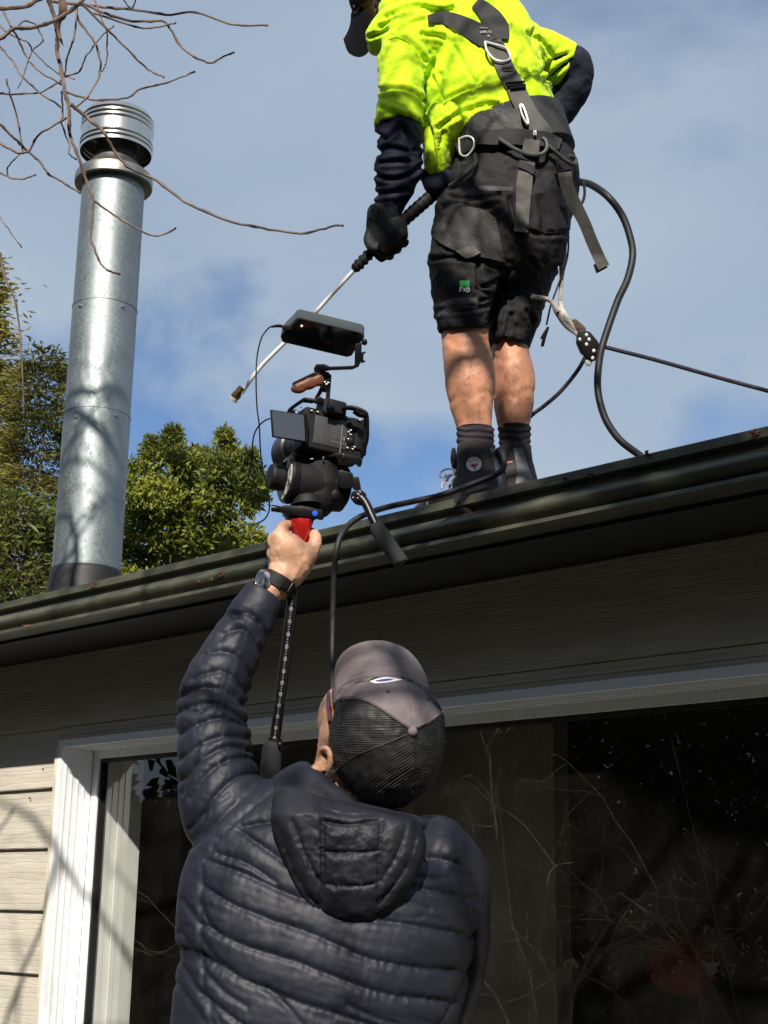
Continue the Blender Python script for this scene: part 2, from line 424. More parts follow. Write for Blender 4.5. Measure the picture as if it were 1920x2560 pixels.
M_WHITE = mat('white_aluminium', (.75, .77, .79), .38, var=.05, scale=30, stretch=(6, 6, .5))
M_TRIM = mat('cream_trim', (.55, .49, .38), .6)
M_RUBBER = mat('black_rubber', (.008, .008, .009), .5, var=0)
M_GUTTER = mat('olive_gutter', (.054, .057, .039), .42, var=.30, scale=7, stretch=(.8, 1, 2.2), bump=.10, bscale=90, col2=(.078, .080, .055), rvar=.12)
M_GUTDIRT = mat('dirty_gutter', (.012, .012, .008), .8, var=.4, scale=5, stretch=(.5, 1, 3))
M_SOFFIT = mat('dark_soffit', (.006, .0072, .0085), .6, var=.3, scale=5)
M_ROOF = mat('olive_roofing', (.05, .055, .04), .5, var=.2, scale=4)
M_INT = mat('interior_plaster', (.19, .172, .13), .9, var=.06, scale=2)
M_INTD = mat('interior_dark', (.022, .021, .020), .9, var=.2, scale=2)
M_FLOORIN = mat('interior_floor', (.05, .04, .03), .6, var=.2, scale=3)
M_REVEAL = mat('window_lining', (.62, .60, .56), .6, var=.05, scale=5, col2=(.66, .65, .61))
M_NAIL = mat('rusty_nail', (.07, .025, .015), .8, var=.3, scale=200)
M_GLASS = glass_mat()
M_BLACKM = mat('black_boot_rubber', (.006, .006, .008), .6, var=.3, scale=30)

def galv_mat():
    m = mat('galvanised_steel', (.27, .30, .31), .5, metal=1.0, var=.10, scale=4)
    n = m.node_tree.nodes; l = m.node_tree.links; b = n['Principled BSDF']
    co = n.new('ShaderNodeTexCoord'); vo = n.new('ShaderNodeTexVoronoi'); vo.inputs['Scale'].default_value = 150
    mp = n.new('ShaderNodeMapping'); mp.inputs['Scale'].default_value = (1, 1, .55); l.new(co.outputs['Object'], mp.inputs['Vector'])
    nz_ = n.new('ShaderNodeTexNoise'); nz_.inputs['Scale'].default_value = 40; nz_.inputs['Detail'].default_value = 6
    l.new(mp.outputs['Vector'], vo.inputs['Vector']); l.new(mp.outputs['Vector'], nz_.inputs['Vector'])
    sep = n.new('ShaderNodeSeparateColor'); l.new(vo.outputs['Color'], sep.inputs[0])
    mx = n.new('ShaderNodeMath'); mx.operation = 'ADD'; l.new(sep.outputs[0], mx.inputs[0]); l.new(nz_.outputs['Fac'], mx.inputs[1])
    mr = n.new('ShaderNodeMapRange'); mr.inputs['From Min'].default_value = .3; mr.inputs['From Max'].default_value = 1.6
    mr.inputs['To Min'].default_value = .42; mr.inputs['To Max'].default_value = .68
    l.new(mx.outputs[0], mr.inputs['Value']); l.new(mr.outputs[0], b.inputs['Roughness'])
    bp = n.new('ShaderNodeBump'); bp.inputs['Strength'].default_value = .05; bp.inputs['Distance'].default_value = .002
    l.new(mx.outputs[0], bp.inputs['Height']); l.new(bp.outputs['Normal'], b.inputs['Normal'])
    return m
M_GALV = galv_mat()
M_STAIN = mat('stainless_steel', (.62, .60, .56), .26, metal=1.0, var=.08, scale=20, stretch=(1, 1, 30))
M_FLASH = mat('dull_steel', (.30, .29, .27), .45, metal=1.0, var=.2, scale=20)

# ------------------------------------------------------------------ ground
gb = MB()
n_ = 60; xs = np.concatenate([-np.geomspace(400, 4, 14), np.linspace(-3.5, 3.5, 15), np.geomspace(4, 400, 14)])
Vg = [(x, y, (-.0+.15*noise.noise(Vector((x*.06, y*.06, 0))) if abs(x)+abs(y) > 16 else 0.0)) for x in xs for y in xs]
nn = len(xs)
gb.add(Vg, [(i*nn+j, (i+1)*nn+j, (i+1)*nn+j+1, i*nn+j+1) for i in range(nn-1) for j in range(nn-1)])
add('ground', gb, mat('lawn_ground', (.026, .024, .014), .95, var=.35, scale=3, bump=.5, bscale=30), kind='structure')

# ------------------------------------------------------------------ house
WY = 4.0
house = thing('house', 'cream weatherboard house with dark olive gutter, steel flue and a wide white window', 'house', (-4, 6, 0))
XL, XR = -11.0, 1.2
JX = -5.878                                   # left jamb of the window, facing right
JY1 = onX(232, 1888, JX)[1]; JY2 = onX(253, 1888, JX)[1]
HEADZ = EYE+.731
lines = [1.148, .795, .509, .228, -.057, -.341, -.625, -.909, -1.193, -1.35]
k = 0
for a, b in zip(lines[:-1], lines[1:]):
    spans = [(XL, XR)] if a > .8 else [(XL, JX-.055), (-.60, XR)]
    for x0, x1 in spans:
        mb = MB(); zt, zb = EYE+a, EYE+b
        if k < 1: zt += .02
        # lapped board: proud at the foot, tucked back at the head
        prof = [(WY+.012, zt+.004), (WY-.008, zb+.006), (WY-.005, zb+.0015), (WY+.014, zb+.001), (WY+.05, zb+.001), (WY+.05, zt+.004)]
        extrudeX(mb, prof, x0, x1)
        add('weatherboard', mb, M_BOARD, house, smooth=False)
    k += 1
nails = [(108, 1923), (74, 1995), (60, 2110), (96, 1832), (81, 1796)]
bl = [o for o in house.children if o.name.startswith('weatherboard')]
for i, (x, y) in enumerate(nails[:2]):
    q = onY(x, y, WY-.004); mb = MB(); lathe(mb, q+np.array([0, .004, 0]), (0, -1, 0), [(.0045, 0), (.0045, .005), (.003, .008), (0.0005, .009)], 10)
    tgt = min(bl, key=lambda o: 0 if abs((BASE[o.name])[2]) < 9 else 1)
    add('nail', mb, M_NAIL, bl[1+i] if i == 0 else bl[3])
# strip of wall above the window head
mb = MB(); extrudeX(mb, [(WY-.002, EYE+.7925), (WY-.002, HEADZ+.002), (WY+.05, HEADZ+.002), (WY+.05, EYE+.7925)], JX-.055, -.60)
mb2 = MB(); extrudeX(mb2, [(WY-.008, EYE+.765), (WY-.008, EYE+.755), (WY-.002, EYE+.755), (WY-.002, EYE+.765)], JX-.055, -.60)
mb.add(mb2.verts(), mb2.f); add('head_board', mb, M_BOARD, house, smooth=False)
# window
FL = EYE-1.30
win = MB()
# jamb liner (deep, ribbed) : left
x0, x1 = JX-.030, JX
abox(win, (x0, WY-.022, FL), (x1, JY1, HEADZ-.0))
for yy in np.linspace(WY+.005, JY1-.01, 5): abox(win, (x1-.001, yy, FL), (x1+.0035, yy+.009, HEADZ-.036))
# head liner with grooves
abox(win, (x1+.0005, WY-.022, HEADZ-.034), (-.62, JY1, HEADZ-.0005))
for yy in np.linspace(WY+.012, JY1-.012, 4): abox(win, (x1+.004, yy, HEADZ-.039), (-.625, yy+.010, HEADZ-.0335))
# right jamb and sill
abox(win, (-.62, WY-.022, FL), (-.60, JY1, HEADZ)); abox(win, (x1, WY-.03, FL-.03), (-.62, JY2+.05, FL))
frame = add('window', win, M_WHITE, house, smooth=False)
sash = MB()
SX1 = x1+.050; SZ = HEADZ-.076
abox(sash, (x1+.004, JY1+.001, FL), (SX1, JY1+.055, HEADZ-.036), .002)
abox(sash, (SX1+.0005, JY1+.001, SZ), (-.64, JY1+.055, HEADZ-.036), .002)
abox(sash, (SX1+.0005, JY1+.001, FL), (-.64, JY1+.055, FL+.06), .002)
abox(sash, (-.64, JY1+.001, FL), (-.621, JY1+.055, HEADZ-.036), .002)
add('sash_frame', sash, M_WHITE, frame, smooth=False)
gk = MB()
abox(gk, (SX1, JY1+.012, FL+.06), (SX1+.012, JY1+.05, SZ)); abox(gk, (SX1+.012, JY1+.012, SZ-.018), (-.64, JY1+.05, SZ))
add('gasket', gk, M_RUBBER, frame, smooth=False)
GY = JY1+.030
pane = MB(); pane.add([(SX1+.004, GY, FL+.05), (-.635, GY, FL+.05), (-.635, GY, SZ-.005), (SX1+.004, GY, SZ-.005)], [(0, 1, 2, 3)])
add('pane', pane, M_GLASS, frame, smooth=False, recalc=False)
tr = MB(); abox(tr, (JX-.055, WY-.022, FL), (JX-.0305, WY+.045, EYE+.7265), .002)
add('trim_strip', tr, M_TRIM, house, smooth=False)
# inner lining seen through the glass, set back from the frame
LX = x1+.062
ln = MB(); y0 = onX(298, 2020, LX)[1]; y1 = onX(351, 2073, LX)[1]
abox(ln, (LX-.10, JY1+.062, FL), (LX-.012, y0-.002, HEADZ-.03)); abox(ln, (LX-.10, y0, FL), (LX, y1, HEADZ-.03))
abox(ln, (LX-.10, JY1+.062, HEADZ-.0295), (-.55, y1, HEADZ+.06))
add('window_lining', ln, M_REVEAL, house, smooth=False)
# room
rm = MB()
def quad(mb, a, b, c, d): mb.add([a, b, c, d], [(0, 1, 2, 3)])
CZ = HEADZ+.25
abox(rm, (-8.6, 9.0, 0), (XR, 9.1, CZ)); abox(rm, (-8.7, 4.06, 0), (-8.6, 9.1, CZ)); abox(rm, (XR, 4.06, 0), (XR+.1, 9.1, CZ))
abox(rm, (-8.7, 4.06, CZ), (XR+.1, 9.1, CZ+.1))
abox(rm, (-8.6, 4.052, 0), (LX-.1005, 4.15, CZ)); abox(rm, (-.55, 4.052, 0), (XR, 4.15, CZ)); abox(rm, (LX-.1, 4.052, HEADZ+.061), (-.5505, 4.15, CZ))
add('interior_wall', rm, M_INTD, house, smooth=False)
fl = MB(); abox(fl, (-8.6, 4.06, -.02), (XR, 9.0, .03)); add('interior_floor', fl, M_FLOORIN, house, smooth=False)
pt = MB(); yp = 5.7; xe = onY(1388, 2200, yp)[0]
abox(pt, (-6.9, yp, .031), (xe, yp+.12, CZ-.001)); add('partition_wall', pt, M_INT, house, smooth=False)
# gutter, fascia, soffit, roof
gz = EYE+1.283; gy = 3.45
prof = [(gy, gz), (gy-.004, gz-.002), (gy-.004, gz-.030), (gy+.004, gz-.034), (gy+.022, gz-.036), (gy+.024, gz-.052), (gy+.012, gz-.056)]
for t in np.linspace(0, 1, 9):
    prof.append((gy+.006-.020*math.sin(math.pi*t)+.006*t, gz-.060-.058*t))
prof += [(gy+.020, gz-.121), (gy+.022, gz-.127), (gy-.002, gz-.129), (gy-.003, gz-.142), (gy+.012, gz-.146), (gy+.11, gz-.142), (gy+.115, gz-.004), (gy+.110, gz-.004), (gy+.106, gz-.136), (gy+.016, gz-.138), (gy+.030, gz-.10), (gy+.030, gz-.04), (gy+.012, gz-.006)]
mb = MB(); extrudeX(mb, prof, XL, XR); gutter = add('gutter', mb, M_GUTTER, house, sharp=25)
mb = MB(); extrudeX(mb, [(gy+.118, gz-.02), (gy+.118, EYE+1.128), (gy+.138, EYE+1.128), (gy+.138, gz+.0)], XL, XR)
add('fascia', mb, M_SOFFIT, house, smooth=False)
for xa in np.arange(XL, XR, 1.2):
    mb = MB(); abox(mb, (xa+.002, gy+.139, EYE+1.146), (xa+1.198, WY+.06, EYE+1.155)); add('soffit_panel', mb, M_SOFFIT, house, smooth=False)
PITCH = math.tan(math.radians(9))
def roof_z(y): return gz-.006+(y-gy-.06)*PITCH
mb = MB(); xs = np.arange(XL, XR+.001, .019); ys = [gy+.06, 5.2, 7.0, 9.6]
V = [(x, y, roof_z(y)+.008*math.cos(2*math.pi*x/.076)) for y in ys for x in xs]
nx = len(xs); mb.add(V, grid_faces(len(ys), nx, False)); add('roof', mb, M_ROOF, house)
# flue
FY = 4.12; q = onY(214, 1455, FY); FX = q[0]; fb = roof_z(FY)
dd = PJ(q)[2]; FR = 84*dd/F
_zs = np.linspace(1.5, 6.5, 400); _q = PJ(np.stack([FX+0*_zs, FY+0*_zs, _zs], 1))[:, 1]
def fz(y): return float(np.interp(y, _q[::-1], _zs[::-1]))
ztop = fz(455); z1 = fz(775); z2 = fz(1042); zb = fz(1428)
c = np.array([FX, FY, 0]); up = np.array([0, 0, 1.])
mb = MB(); e = .0035
prof = [(FR+.002, zb), (FR+.002, z2-.004), (FR+.004, z2-.003), (FR+.004, z2), (FR, z2+.002), (FR, z1-.004), (FR+.0025, z1-.003), (FR+.0025, z1), (FR-.001, z1+.002), (FR-.002, ztop)]
lathe(mb, c, up, prof, 72); flue = add('flue', mb, M_GALV, house, sharp=25)
mb = MB(); lathe(mb, c, up, [(FR+.045, fb-.04), (FR+.03, fb+.02), (FR+.012, zb-.03), (FR+.010, zb-.006), (FR+.004, zb+.004)], 48); add('rubber_boot', mb, M_BLACKM, flue)
mb = MB(); zc = ztop
lathe(mb, c, up, [(FR+.002, zc-.03), (FR+.036, zc-.034), (FR+.040, zc-.028), (FR+.040, zc+.012), (FR+.034, zc+.030), (FR-.03, zc+.085), (FR-.045, zc+.115), (FR-.05, zc+.13)], 64)
add('flashing_collar', mb, M_FLASH, flue, sharp=30)
mb = MB(); zn = zc+.13; lathe(mb, c, up, [(FR-.055, zn-.01), (FR-.06, zn+.03), (FR-.062, zn+.17)], 48); add('inner_pipe', mb, M_FLASH, flue)
mb = MB(); cw0 = zc+.165; cw1 = cw0+.225; CR = FR+.024; prof = []
for t in np.linspace(0, 1, 60):
    z = cw0+(cw1-cw0)*t; rib = sum(math.exp(-((t-c_)/.022)**2) for c_ in (.12, .24, .62, .74, .86)); prof.append((CR+.006*rib-.012*max(0, t-.9)/.1, z))
prof += [(CR-.02, cw1+.003), (CR-.06, cw1+.004), (.01, cw1+.006)]
full = prof+[(.01, cw1-.004), (CR-.022, cw1-.006), (CR-.014, cw1-.03)]+[(r-.008, z) for r, z in prof[5:50]][::-1]+[(CR-.008, cw0)]
lathe(mb, c, up, full, 72, caps=False); add('cowl', mb, M_STAIN, flue, sharp=40)
def flue_screw(px, py, rr):
    for s in (1,):
        d = R @ np.array([(px-960)/F, (py-1280)/F, 1.]); o = CAM-c; A = d[0]**2+d[1]**2; B = 2*(o[0]*d[0]+o[1]*d[1]); Cc = o[0]**2+o[1]**2-rr*rr
        disc = B*B-4*A*Cc
        if disc < 0: return None
        t = (-B-math.sqrt(disc))/(2*A); return CAM+d*t
for x, y in ((201, 764), (307, 766), (290, 1039), (420-230, 1042)):
    q = flue_screw(x, y, FR+.001)
    if q is None: continue
    nrm = nz(np.array([q[0]-FX, q[1]-FY, 0])); mb = MB(); lathe(mb, q-nrm*.002, nrm, [(.011, 0), (.011, .004), (.007, .005), (.007, .011), (.0005, .012)], 12); add('screw', mb, M_GALV, flue)

# joint sleeves in the gutter, more nail heads, and a paper lantern hanging in the dim room
prof_j = [(y-.003 if y < gy+.05 else y+.002, z+(.0015 if z > gz-.03 else -.002)) for y, z in prof[:24]]
for xj in (onY(66, 1530, gy)[0], onY(1650, 1200, gy)[0]):
    mb = MB(); a = prof[:23]; b = [(y-.0025, z) for y, z in a]
    extrudeX(mb, b+a[::-1], xj-.011, xj+.011); add('gutter_joint', mb, M_GUTTER, house, smooth=False)
for x, y in [(640, 1700), (336, 1722), (332, 1795), (1020, 1490+190), (88, 1708)]:
    q = onY(x, y, WY-.002); mb = MB(); lathe(mb, q+np.array([0, .004, 0]), (0, -1, 0), [(.0040, 0), (.0040, .007), (.003, .008), (0.0005, .009)], 8)
    add('nail', mb, mat('pale_nail_filler', (.5, .47, .40), .7, var=.2), bl[1])
lq = onY(1702, 2402, 6.4); lr = 92*PJ(lq)[2]/F
lamp = thing('hanging_lamp', 'round dim red lantern hanging in the dark room behind the glass', 'lamp', lq-np.array([0, 0, lr]))
mb = MB(); prof_l = [(max(.02, lr*math.sin(t)*(1+.012*math.sin(t*26))), -lr*.92*math.cos(t)) for t in np.linspace(.25, math.pi-.25, 60)]; lathe(mb, lq, (0, 0, 1), prof_l, 40, caps=False)
add('shade', mb, mat('red_paper', (.20, .025, .018), .9, var=.1), lamp)
mb = MB(); tube(mb, [lq+np.array([0, 0, lr*.85]), np.array([lq[0], lq[1], CZ-.002])], .004, 6); add('cord', mb, M_RUBBER, lamp)

# ------------------------------------------------------------------ trees behind the house
def leaf_mat(name, c1, c2, scale=1.2, trans=.38):
    m = mat(name, c1, .5, spec=.35, var=.25, scale=scale, col2=c2, detail=8)
    n = m.node_tree.nodes; l = m.node_tree.links; b = n['Principled BSDF']; t = n.new('ShaderNodeBsdfTranslucent'); mx = n.new('ShaderNodeMixShader'); mx.inputs[0].default_value = trans
    l.new(b.inputs['Base Color'].links[0].from_socket, t.inputs['Color']); l.new(b.outputs[0], mx.inputs[1]); l.new(t.outputs[0], mx.inputs[2]); l.new(mx.outputs[0], n['Material Output'].inputs['Surface'])
    return m
M_BARK = mat('bark', (.10, .075, .055), .85, var=.3, scale=12, bump=.5, bscale=25, stretch=(1, 1, .3))
M_TWIG = mat('twig_bark', (.135, .09, .065), .7, var=.35, scale=25, bump=.2, bscale=60)
M_CON1 = leaf_mat('conifer_foliage', (.095, .108, .024), (.255, .225, .050))
M_CON2 = leaf_mat('conifer_foliage_light', (.10, .130, .030), (.24, .25, .062))
M_BROAD = leaf_mat('broad_leaves', (.085, .125, .014), (.26, .285, .038), 2.5)
M_BROADT = leaf_mat('broad_leaf_tips', (.10, .085, .025), (.15, .14, .045), 4)
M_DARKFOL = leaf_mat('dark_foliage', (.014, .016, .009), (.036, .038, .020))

def leaves(mb, C, L, Wd, droop=None, m=0, spread=1.0, dirs=None):
    """folded leaf blades: 2 triangles each"""
    n = len(C); C = np.asarray(C)
    D = nz(RNG.normal(size=(n, 3))*spread+(dirs if dirs is not None else 0))
    if droop is not None: D = nz(D+np.array([0, 0, droop]))
    S = nz(np.cross(D, RNG.normal(size=(n, 3))))
    U = np.cross(S, D)
    L = L*RNG.uniform(.6, 1.3, n)[:, None]; Wd = Wd*RNG.uniform(.7, 1.2, n)[:, None]
    a = C; b = C+D*L*.5+S*Wd+U*Wd*.3; c = C+D*L; d = C+D*L*.5-S*Wd+U*Wd*.3
    V = np.stack([a, b, c, d], 1).reshape(-1, 3)
    F_ = []
    for i in range(n): F_ += [(4*i, 4*i+1, 4*i+2), (4*i, 4*i+2, 4*i+3)]
    mb.add(V, F_, m)

def conifer(label, px, pytop, depth, rad, n, matl, zbot=.2, thin=.55, sprays=1.0, lean=0.0, group='evergreens behind the house', shape=.8):
    top = P(px, pytop, depth); base = np.array([top[0], top[1], 0.0]); H = top[2]
    t = thing('conifer_tree', label, 'tree', base, group)
    tr = MB(); s = np.linspace(0, 1, 14)
    pts = np.stack([base[0]+.05*np.sin(s*9), base[1]+.05*np.cos(s*7), s*H*.985], 1)
    tube(tr, pts, np.maximum(.16*(1-s), .012)*rad/1.6, 8); add('trunk', tr, M_BARK, t)
    fo = MB(); br = MB(); nb = int(n/260)
    for i in range(nb):
        f = (i+.5)/nb; z = zbot+(H-zbot)*(1-(1-f)**1.0)
        ang = i*2.399+RNG.normal()*.3
        Lb = rad*((1-f)**shape)*RNG.uniform(.62, 1.12)+.12*rad
        k = 12; u = np.linspace(0, 1, k)
        rise = RNG.uniform(.05, .45)
        B = np.stack([base[0]+np.cos(ang)*Lb*u, base[1]+np.sin(ang)*Lb*u, z+Lb*(rise*u-.30*u*u)], 1)
        tube(br, B, .012*rad*(1-.85*u)+.003, 4)
        m_ = int(260*sprays*(.35+.65*(1-f)+.25))
        ui = RNG.uniform(.12, 1, m_)**.75; idx = ui*(k-1); i0 = np.minimum(idx.astype(int), k-2)
        Q = B[i0]+(B[i0+1]-B[i0])*(idx-i0)[:, None]
        out = np.array([np.cos(ang), np.sin(ang), 0.1]); side = np.array([-np.sin(ang), np.cos(ang), 0])
        w = rad*.26*(1.05-ui)*RNG.normal(size=m_)
        Q = Q+side*w[:, None]+out*np.abs(w)[:, None]*.35+np.array([0, 0, -1])*np.abs(RNG.normal(size=m_)*.07*rad)[:, None]+RNG.normal(size=(m_, 3))*.03*rad
        dirs = out*1.3+side*np.sign(w)[:, None]*.8
        leaves(fo, Q, .11*min(1, rad/1.2), .015*min(1, rad/1.2), -.12, dirs=dirs, spread=.55)
    add('branch_framework', br, M_BARK, t, kind='stuff')
    add('foliage', fo, matl, t, smooth=False, recalc=False, kind='stuff')
    return t
conifer('tall dark conifer cut off by the left edge of the photo', -58, 640, 15.5, 1.10, 52000, M_CON1, shape=.62)
conifer('pointed conifer standing between the tall conifer and the steel flue', 108, 880, 13.5, .84, 46000, M_CON1, shape=.55)
conifer('low light green conifer spreading just above the gutter left of the flue', 40, 1235, 11.5, 1.1, 36000, M_CON2, shape=.45)

# broadleaf tree right of the flue: clumps of leaves on forked limbs
BD = 12.5
CL = [(352, 1185, 42), (335, 1240, 45), (385, 1140, 30), (425, 1118, 34), (433, 1085, 18), (380, 1110, 16), (462, 1160, 42), (490, 1135, 16), (512, 1150, 26), (545, 1170, 34),
      (562, 1092, 18), (568, 1128, 28), (585, 1160, 34), (622, 1145, 20), (630, 1190, 32), (645, 1235, 30), (595, 1225, 34), (540, 1235, 50), (470, 1240, 58),
      (400, 1235, 55), (345, 1310, 50), (420, 1320, 62), (500, 1330, 60), (570, 1310, 42), (622, 1268, 22), (630, 1350, 34), (590, 1372, 40), (330, 1390, 52), (405, 1400, 58),
      (480, 1410, 50), (550, 1392, 40), (655, 1362, 20), (320, 1460, 50), (400, 1470, 50), (300, 1330, 40)]
base = P(440, 1500, BD); base[2] = 0
bt = thing('broadleaf_tree', 'bushy broad leaved evergreen with yellow green leaves right of the steel flue', 'tree', base)
lb = MB(); fo = MB(); tp = MB()
root = P(440, 1560, BD)
fork = [root, P(430, 1400, BD), P(438, 1290, BD+.1)]
tube(lb, np.vstack([[base], spline(fork, 10)]), np.linspace(.09, .03, 11), 8)
for i, (x, y, r) in enumerate(CL):
    dz = RNG.uniform(-.45, .45); c = P(x, y, BD+dz); rr = r*BD/F
    st = fork[1+i % 2]; mid = (st+c)/2+RNG.normal(size=3)*.08
    tube(lb, spline([st, mid, c], 8), np.linspace(.016, .004, 8), 5)
    n = int(250*(r/30.)**2)+90
    q = nz(RNG.normal(size=(n, 3)))*rr*(RNG.uniform(.15, 1.08, (n, 1))**.6)*np.array([1, 1, 1.05])
    leaves(fo, c+q, .056*RNG.uniform(.6, 1.5, (n, 1)), .0135, -.05, spread=.8, dirs=nz(q)*.5)
    q = nz(RNG.normal(size=(40, 3))+[0, 0, .3])*rr*RNG.uniform(.8, 1.5, (40, 1)); leaves(fo, c+q, .05, .012, .2, spread=.8)
    q = nz(RNG.normal(size=(70, 3)))*rr*RNG.uniform(.6, 1.1, (70, 1)); leaves(tp, c+q, .05, .010, .2, spread=.8)
    if y < 1200:
        q = nz(RNG.normal(size=(60, 3))*[.6, .6, .5]+[0, 0, .9])*rr*RNG.uniform(.7, 1.25, (60, 1)); leaves(tp, c+q, .05, .008, .8, spread=.5)
    for s in range(3):
        u = nz(RNG.normal(size=3)+[0, 0, .6]); tube(lb, [c, c+u*rr*.6, c+u*rr*1.1], [.006, .004, .002], 4)
add('trunk', lb, M_BARK, bt); add('foliage', fo, M_BROAD, bt, smooth=False, recalc=False, kind='stuff'); add('pale_shoots', tp, M_BROADT, bt, smooth=False, recalc=False, kind='stuff')

# ------------------------------------------------------------------ bare tree over the camera: trunk, limbs, and the twigs that hang into view
bare = thing('bare_tree', 'leafless tree with thin brown twigs hanging into the top left corner', 'tree', (3.1, -.5, 0))
mb = MB(); tp_ = spline([(3.1, -.5, -.05), (3.05, -.5, 1.2), (2.7, -.4, 2.8), (2.1, -.2, 4.2), (1.4, .0, 5.3)], 30)
tube(mb, tp_, np.linspace(.17, .075, 30), 12); add('trunk', mb, M_BARK, bare)
def grow(mb, p, d, L, r, lev):
    k = 5; pts = [p]; dd = np.array(d, float)
    for i in range(k):
        dd = nz(dd+RNG.normal(size=3)*.20+np.array([0, 0, -.03])); pts.append(pts[-1]+dd*L/k)
    tube(mb, pts, np.linspace(r, r*.55, k+1), 6 if r > .012 else 4)
    if lev == 0: return
    for s in range(3 if lev > 1 else 4):
        i = RNG.integers(2, k+1); q = pts[i]
        grow(mb, q, nz(dd+RNG.normal(size=3)*.75), L*RNG.uniform(.5, .75), r*RNG.uniform(.42, .6), lev-1)
limb_ends = [((1.4, .0, 5.3), (-1.6, 1.2, 5.9), .06), ((1.4, .0, 5.3), (-3.6, .9, 5.6), .065), ((2.1, -.2, 4.2), (-.8, .3, 4.6), .045), ((1.4, .0, 5.3), (-.6, -.2, 6.0), .05),
             ((1.4, .0, 5.3), (-3.9, 1.0, 6.6), .06), ((2.1, -.2, 4.2), (.2, -.6, 4.0), .04), ((2.7, -.4, 2.8), (.7, -.9, 3.8), .035), ((1.4, .0, 5.3), (.3, 1.0, 6.6), .05), ((2.1, -.2, 4.2), (-3.2, .5, 4.75), .05), ((1.4, .0, 5.3), (-1.0, .6, 5.2), .05)]
for a, b, r in limb_ends:
    a = np.array(a); b = np.array(b); mb = MB()
    s = spline([a, (a+b)/2+np.array([0, 0, .25])+RNG.normal(size=3)*.12, b], 14); s[1:] += RNG.normal(size=(13, 3))*.025
    tube(mb, s, np.linspace(r*.8, r*.32, 14), 8)
    for i in (5, 8, 10, 12, 13, 13):
        grow(mb, s[i], nz(s[i]-s[i-2]+RNG.normal(size=3)*.55*np.linalg.norm(s[i]-s[i-2])*2), RNG.uniform(.7, 1.3), r*.36, 2)
    add('branch', mb, M_BARK, bare)
# feeder bough out of frame that carries the hanging twigs
TD = 3.3
q0 = P(235, -60, TD)
mb = MB(); tube(mb, spline([(-1.6, 1.2, 5.9), (-2.4, 1.6, 5.3), q0+np.array([.05, -.1, .5]), q0], 20), np.linspace(.018, .006, 20), 7); add('branch', mb, M_TWIG, bare)
K = .5425
TW = [([(225, 0), (250, 80), (265, 160), (262, 240), (285, 330), (300, 430), (320, 500), (318, 610), (350, 690), (380, 780), (400, 840), (430, 920), (425, 1000), (415, 1100), (435, 1143), (464, 1215), (496, 1246), (552, 1263)], (5.4, 2.4), 0),
      ([(325, 480), (400, 540), (480, 610), (520, 690), (590, 770), (720, 830), (850, 930), (1040, 1015), (1200, 1050), (1395, 1078), (1540, 1040), (1580, 1040)], (4.6, 2.4), -.05),
      ([(430, 925), (540, 1000), (690, 1085), (760, 1080), (810, 1052)], (2.8, 2.0), 0),
      ([(225, 5), (310, 15), (450, 30), (620, 45), (770, 68), (895, 55), (1075, 115), (1235, 117)], (3.8, 2.2), .12),
      ([(370, 10), (480, 60), (610, 100), (760, 98), (830, 210), (890, 260), (970, 292), (1030, 260), (1078, 242)], (3.6, 2.0), .15),
      ([(380, 20), (490, 130), (590, 230), (680, 320), (757, 357)], (3.0, 2.0), .05),
      ([(300, 425), (440, 462), (580, 455), (650, 408), (770, 380), (900, 330)], (3.0, 1.9), .04),
      ([(350, 30), (360, 90), (440, 200), (465, 290), (450, 370), (400, 450), (340, 505)], (3.0, 2.4), .03),
      ([(-40, 38), (0, 40), (120, 30), (190, -10)], (5.2, 5.0), -.2),
      ([(-40, 190), (0, 180), (60, 130), (140, 130), (240, 100), (340, 40), (420, -40)], (5.0, 4.2), -.1),
      ([(-40, 190), (0, 215), (50, 270), (100, 350), (180, 425), (290, 500)], (2.6, 2.0), .1),
      ([(-40, 428), (0, 430), (60, 435), (190, 425), (285, 370)], (2.6, 2.0), .05),
      ([(-40, 540), (0, 575), (60, 630), (120, 690), (180, 740), (220, 800), (290, 840), (372, 890)], (3.4, 2.4), .0),
      ([(-40, 640), (0, 660), (80, 705), (130, 700), (180, 620), (308, 540)], (3.4, 2.4), -.03),
      ([(30, 365), (45, 430), (80, 540), (105, 690)], (2.0, 2.2), .05),
      ([(-40, 775), (0, 795), (50, 820), (110, 825), (165, 805)], (2.4, 2.0), .0),
      ([(-40, 930), (0, 1000), (40, 1060), (100, 1140)], (1.8, 1.3), .2),
      ([(430, -20), (470, 90), (495, 160), (490, 290), (470, 330)], (2.2, 1.6), .1),
      ([(20, 60), (50, 120), (80, 170), (120, 260), (180, 330), (285, 390)], (2.8, 2.0), .1),
      ([(565, -10), (590, 30), (612, 40), (628, -10)], (1.8, 1.8), .1),
      ([(355, 40), (340, 180), (310, 260), (298, 350)], (2.6, 2.0), .02),
      ([(430, 60), (610, 120), (670, 132), (740, 122), (812, 105)], (2.6, 1.8), .13),
      ([(60, 140), (110, 95), (160, 110), (190, 160), (200, 190), (150, 230), (100, 370), (80, 410)], (2.2, 1.4), .18),
      ([(283, 420), (290, 530), (280, 560), (320, 670), (318, 710), (352, 735)], (2.2, 1.6), .06),
      ([(300, 355), (365, 330), (400, 255), (470, 165), (525, 118)], (2.2, 1.5), .1),
      ([(110, 690), (70, 730), (35, 770), (35, 808)], (2.0, 1.6), .03),
      ([(0, 115), (30, 150), (130, 195), (150, 235), (260, 335), (345, 365)], (2.2, 1.4), .22),
      ([(0, 1170), (22, 1290), (58, 1340), (90, 1500), (102, 1700), (110, 1900)], (3.0, 1.6), .5)]
